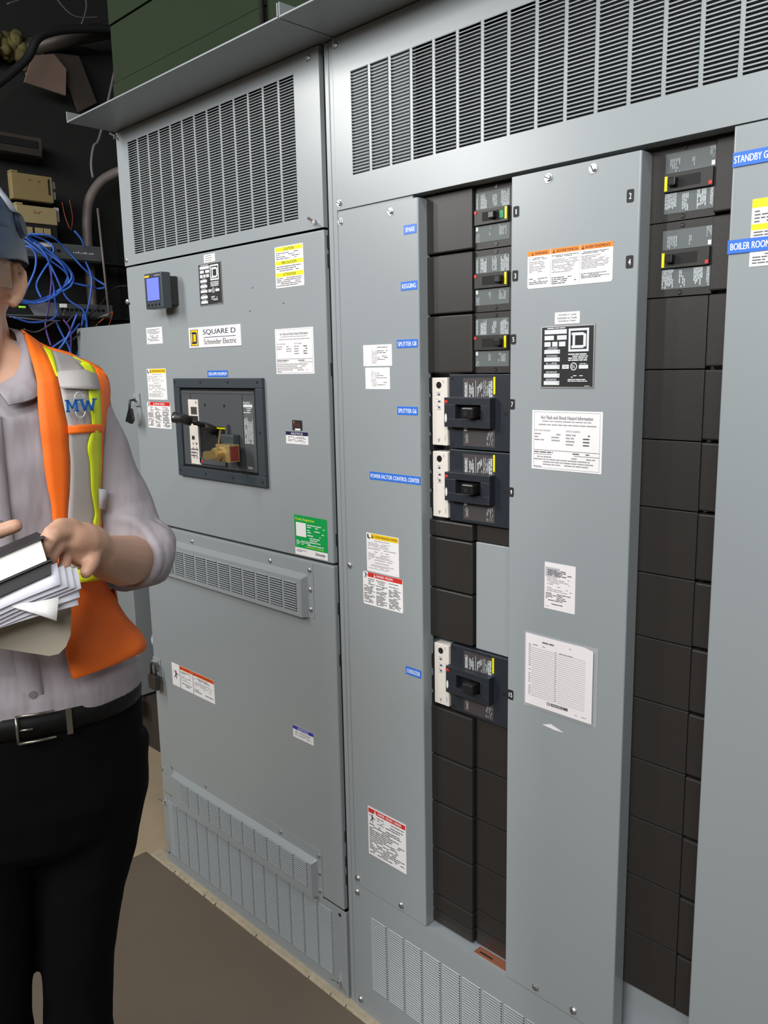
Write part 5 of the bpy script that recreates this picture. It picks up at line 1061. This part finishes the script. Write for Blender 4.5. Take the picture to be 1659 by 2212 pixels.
# hard hat and glasses
HT = MB(); c0 = (-.097, .0, 1.842)
def dome(th, ph, ex=0): return L(c0[0]+(.104+ex)*math.cos(ph)*math.cos(th), c0[1]+(.132+ex)*math.cos(ph)*math.sin(th), c0[2]+(.108+ex)*math.sin(ph))
HT.loft([[dome(2*math.pi*k/40, ph) for k in range(40)] for ph in [0, .15, .35, .55, .75, .95, 1.15, 1.35, 1.5]], 'hat_navy')
hat = HT.build('hard_hat', MAN)
b = MB()
def br(k, e, dz): 
    t = 2*math.pi*k/48; fw = max(0, math.sin(t-.5))
    return L(c0[0]+(.104+e*(.004+.06*fw**2))*math.cos(t), c0[1]+(.132+e*(.004+.06*fw**2))*math.sin(t), c0[2]+dz-.014*e*fw)
b.loft([[br(k, 0, .006) for k in range(48)], [br(k, .5, -.012) for k in range(48)], [br(k, 1, -.034) for k in range(48)], [br(k, .9, -.037) for k in range(48)], [br(k, .2, -.012) for k in range(48)]], 'hat_navy', cap=False); o = b.build('brim', hat)
b = MB(); b.grid([[dome(t, ph, .0025) for t in (.30-.1*i, .55-.09*i, .80-.08*i)] for i, ph in enumerate([1.25, 1.0, .75, .5, .32])], 'hat_white'); o = b.build('sticker', hat); o['label'] = 'white strip on the hat'; s_ = o.modifiers.new('thick', 'SOLIDIFY'); s_.thickness = .0015
b = MB(); q = Vector(dome(.25, .16, .0)); d = Vector(dome(.25, .16, .01))-q; b.cyl(q, d, .020, .006, 'hat_dark', 20, r2=.016); b.build('accessory_slot', hat)
gl = MB()
gl.tube([HP(.080, -.008, 1.803), HP(.079, .03, 1.806), HP(.074, .07, 1.806)], .0028, 'goggle_frame', 8); gl.tube([HP(-.080, -.008, 1.803), HP(-.079, .03, 1.806), HP(-.074, .07, 1.806)], .0028, 'goggle_frame', 8)
go = gl.build('safety_glasses', MAN)
b = MB(); b.grid([[HP(x, math.sqrt(max(0, 1-(x/.082)**2))*.045+.065, z) for x in [-.080+.016*i for i in range(11)]] for z in (1.815, 1.80, 1.785, 1.773)], 'goggle')
for s in (1, -1): b.grid([[HP(s*.084, y, z) for y in (.008, .035, .068)] for z in (1.818, 1.79, 1.765)], 'goggle')
b.build('lens', go)

# ---------------- notebook, loose sheets and folder in the hands
def lbox(b, corners, m):   # 8 corners given as (r, f, z)
    b.add([L(*c) for c in corners], [(0, 3, 2, 1), (4, 5, 6, 7), (0, 1, 5, 4), (1, 2, 6, 5), (2, 3, 7, 6), (3, 0, 4, 7)], m)
def slab(b, o, u, v, w_, m):
    o, u, v, w_ = map(Vector, (o, u, v, w_)); lbox(b, [o, o+u, o+u+v, o+v, o+w_, o+u+w_, o+u+v+w_, o+v+w_], m)
NB = thing('notebook', 'thick black notebook with white page edges, held above the loose sheets', 'notebook', L(-.06, .30, 1.39))
# u: along the spine to the upper right, w: thickness, v: away from the camera
o_, u_, w_, v_ = Vector((-.118, .345, 1.362)), Vector((.120, -.010, .041)), Vector((-.006, -.010, .030)), Vector((-.010, -.105, -.012))
b = MB(); slab(b, o_+w_*.07, u_*.97, v_, w_*.88, 'page_white'); b.build('pages', NB)
b = MB(); slab(b, o_-Vector((0, -.003, 0))-u_*.01, u_*1.02, v_*1.02, w_*.06, 'book_black'); b.build('cover', NB)
b = MB(); slab(b, o_-Vector((0, -.003, 0))+w_*.95, u_*1.02, v_*1.02, w_*.05, 'book_black'); b.build('cover', NB)
b = MB(); slab(b, o_+Vector((0, .003, -.0165))+u_*.0, u_*1.0, v_*.3, Vector((.001, -.006, .018)), 'book_black'); b.build('back_board', NB)
def sheet(b, left, right, ht, m, curl=.006, th=.0008):
    l, r_ = Vector(left), Vector(right); h = Vector(ht); N = 10; rows = []
    for j in range(3):
        rows.append([L(*(l*(1-t)+r_*t+h*(j/2)*(1-.0*t)+Vector((0, 0, curl*math.sin(t*math.pi))))) for t in [i/N for i in range(N+1)]])
    b.grid(rows, m)
SH = [((-.16, .330, 1.330), (.010, .325, 1.397), (.006, -.15, -.020), 'topmost loose white sheet, directly under the notebook'),
      ((-.16, .328, 1.324), (.018, .322, 1.392), (.008, -.15, -.024), 'second loose white sheet in the fanned bundle'),
      ((-.16, .326, 1.318), (.026, .318, 1.389), (.010, -.15, -.030), 'loose white sheet in the middle of the bundle'),
      ((-.16, .324, 1.312), (.034, .314, 1.386), (.008, -.15, -.034), 'loose white sheet reaching furthest right'),
      ((-.16, .322, 1.312), (.032, .312, 1.374), (.006, -.15, -.03), 'loose white sheet low in the fanned bundle'),
      ((-.16, .320, 1.318), (.030, .310, 1.363), (.004, -.15, -.02), 'loose white sheet second from the bottom')]
for l, r_, h, lab in SH:
    b = MB(); 
    # sheets are seen slightly from below: a broad near-vertical face
    sheet(b, (l[0], l[1], l[2]), r_, (h[0]*.3, .020, -.024), 'sheet_white'); o = b.build('loose_sheet'); s_ = o.modifiers.new('thick', 'SOLIDIFY'); s_.thickness = .0008; tag(o, lab, 'paper sheet', 'loose sheets in the hands')
b = MB(); sheet(b, (-.10, .318, 1.352), (.012, .322, 1.352), (-.004, .004, -.020), 'page_white', .004); b2 = b
b = MB(); b.grid([[L(-.05, .342, 1.354), L(-.02, .346, 1.354), (L(.008, .350, 1.358))], [L(-.045, .346, 1.350), L(-.022, .352, 1.341), L(.003, .360, 1.330)]], 'page_white'); o = b.build('loose_sheet'); s_ = o.modifiers.new('thick', 'SOLIDIFY'); s_.thickness = .0008; tag(o, 'white sheet corner folded down at the bottom of the bundle', 'paper sheet', 'loose sheets in the hands')
b = MB(); pr = [(-.18, 1.345), (-.063, 1.352), (.023, 1.354), (.0225, 1.32), (.019, 1.290), (.012, 1.275), (.002, 1.2665), (-.010, 1.2655), (-.067, 1.302-.018), (-.18, 1.31)]
n = len(pr); b.add([L(r_, .288+(1.354-z)*.12, z) for r_, z in pr]+[L(r_, .284+(1.354-z)*.12, z) for r_, z in pr], [tuple(range(n)), tuple(range(n, 2*n))[::-1]]+[(i, n+i, n+(i+1) % n, (i+1) % n) for i in range(n)], 'folder')
tag(b.build('folder'), 'dull beige folder with rounded corner, held below the white sheets', 'folder')
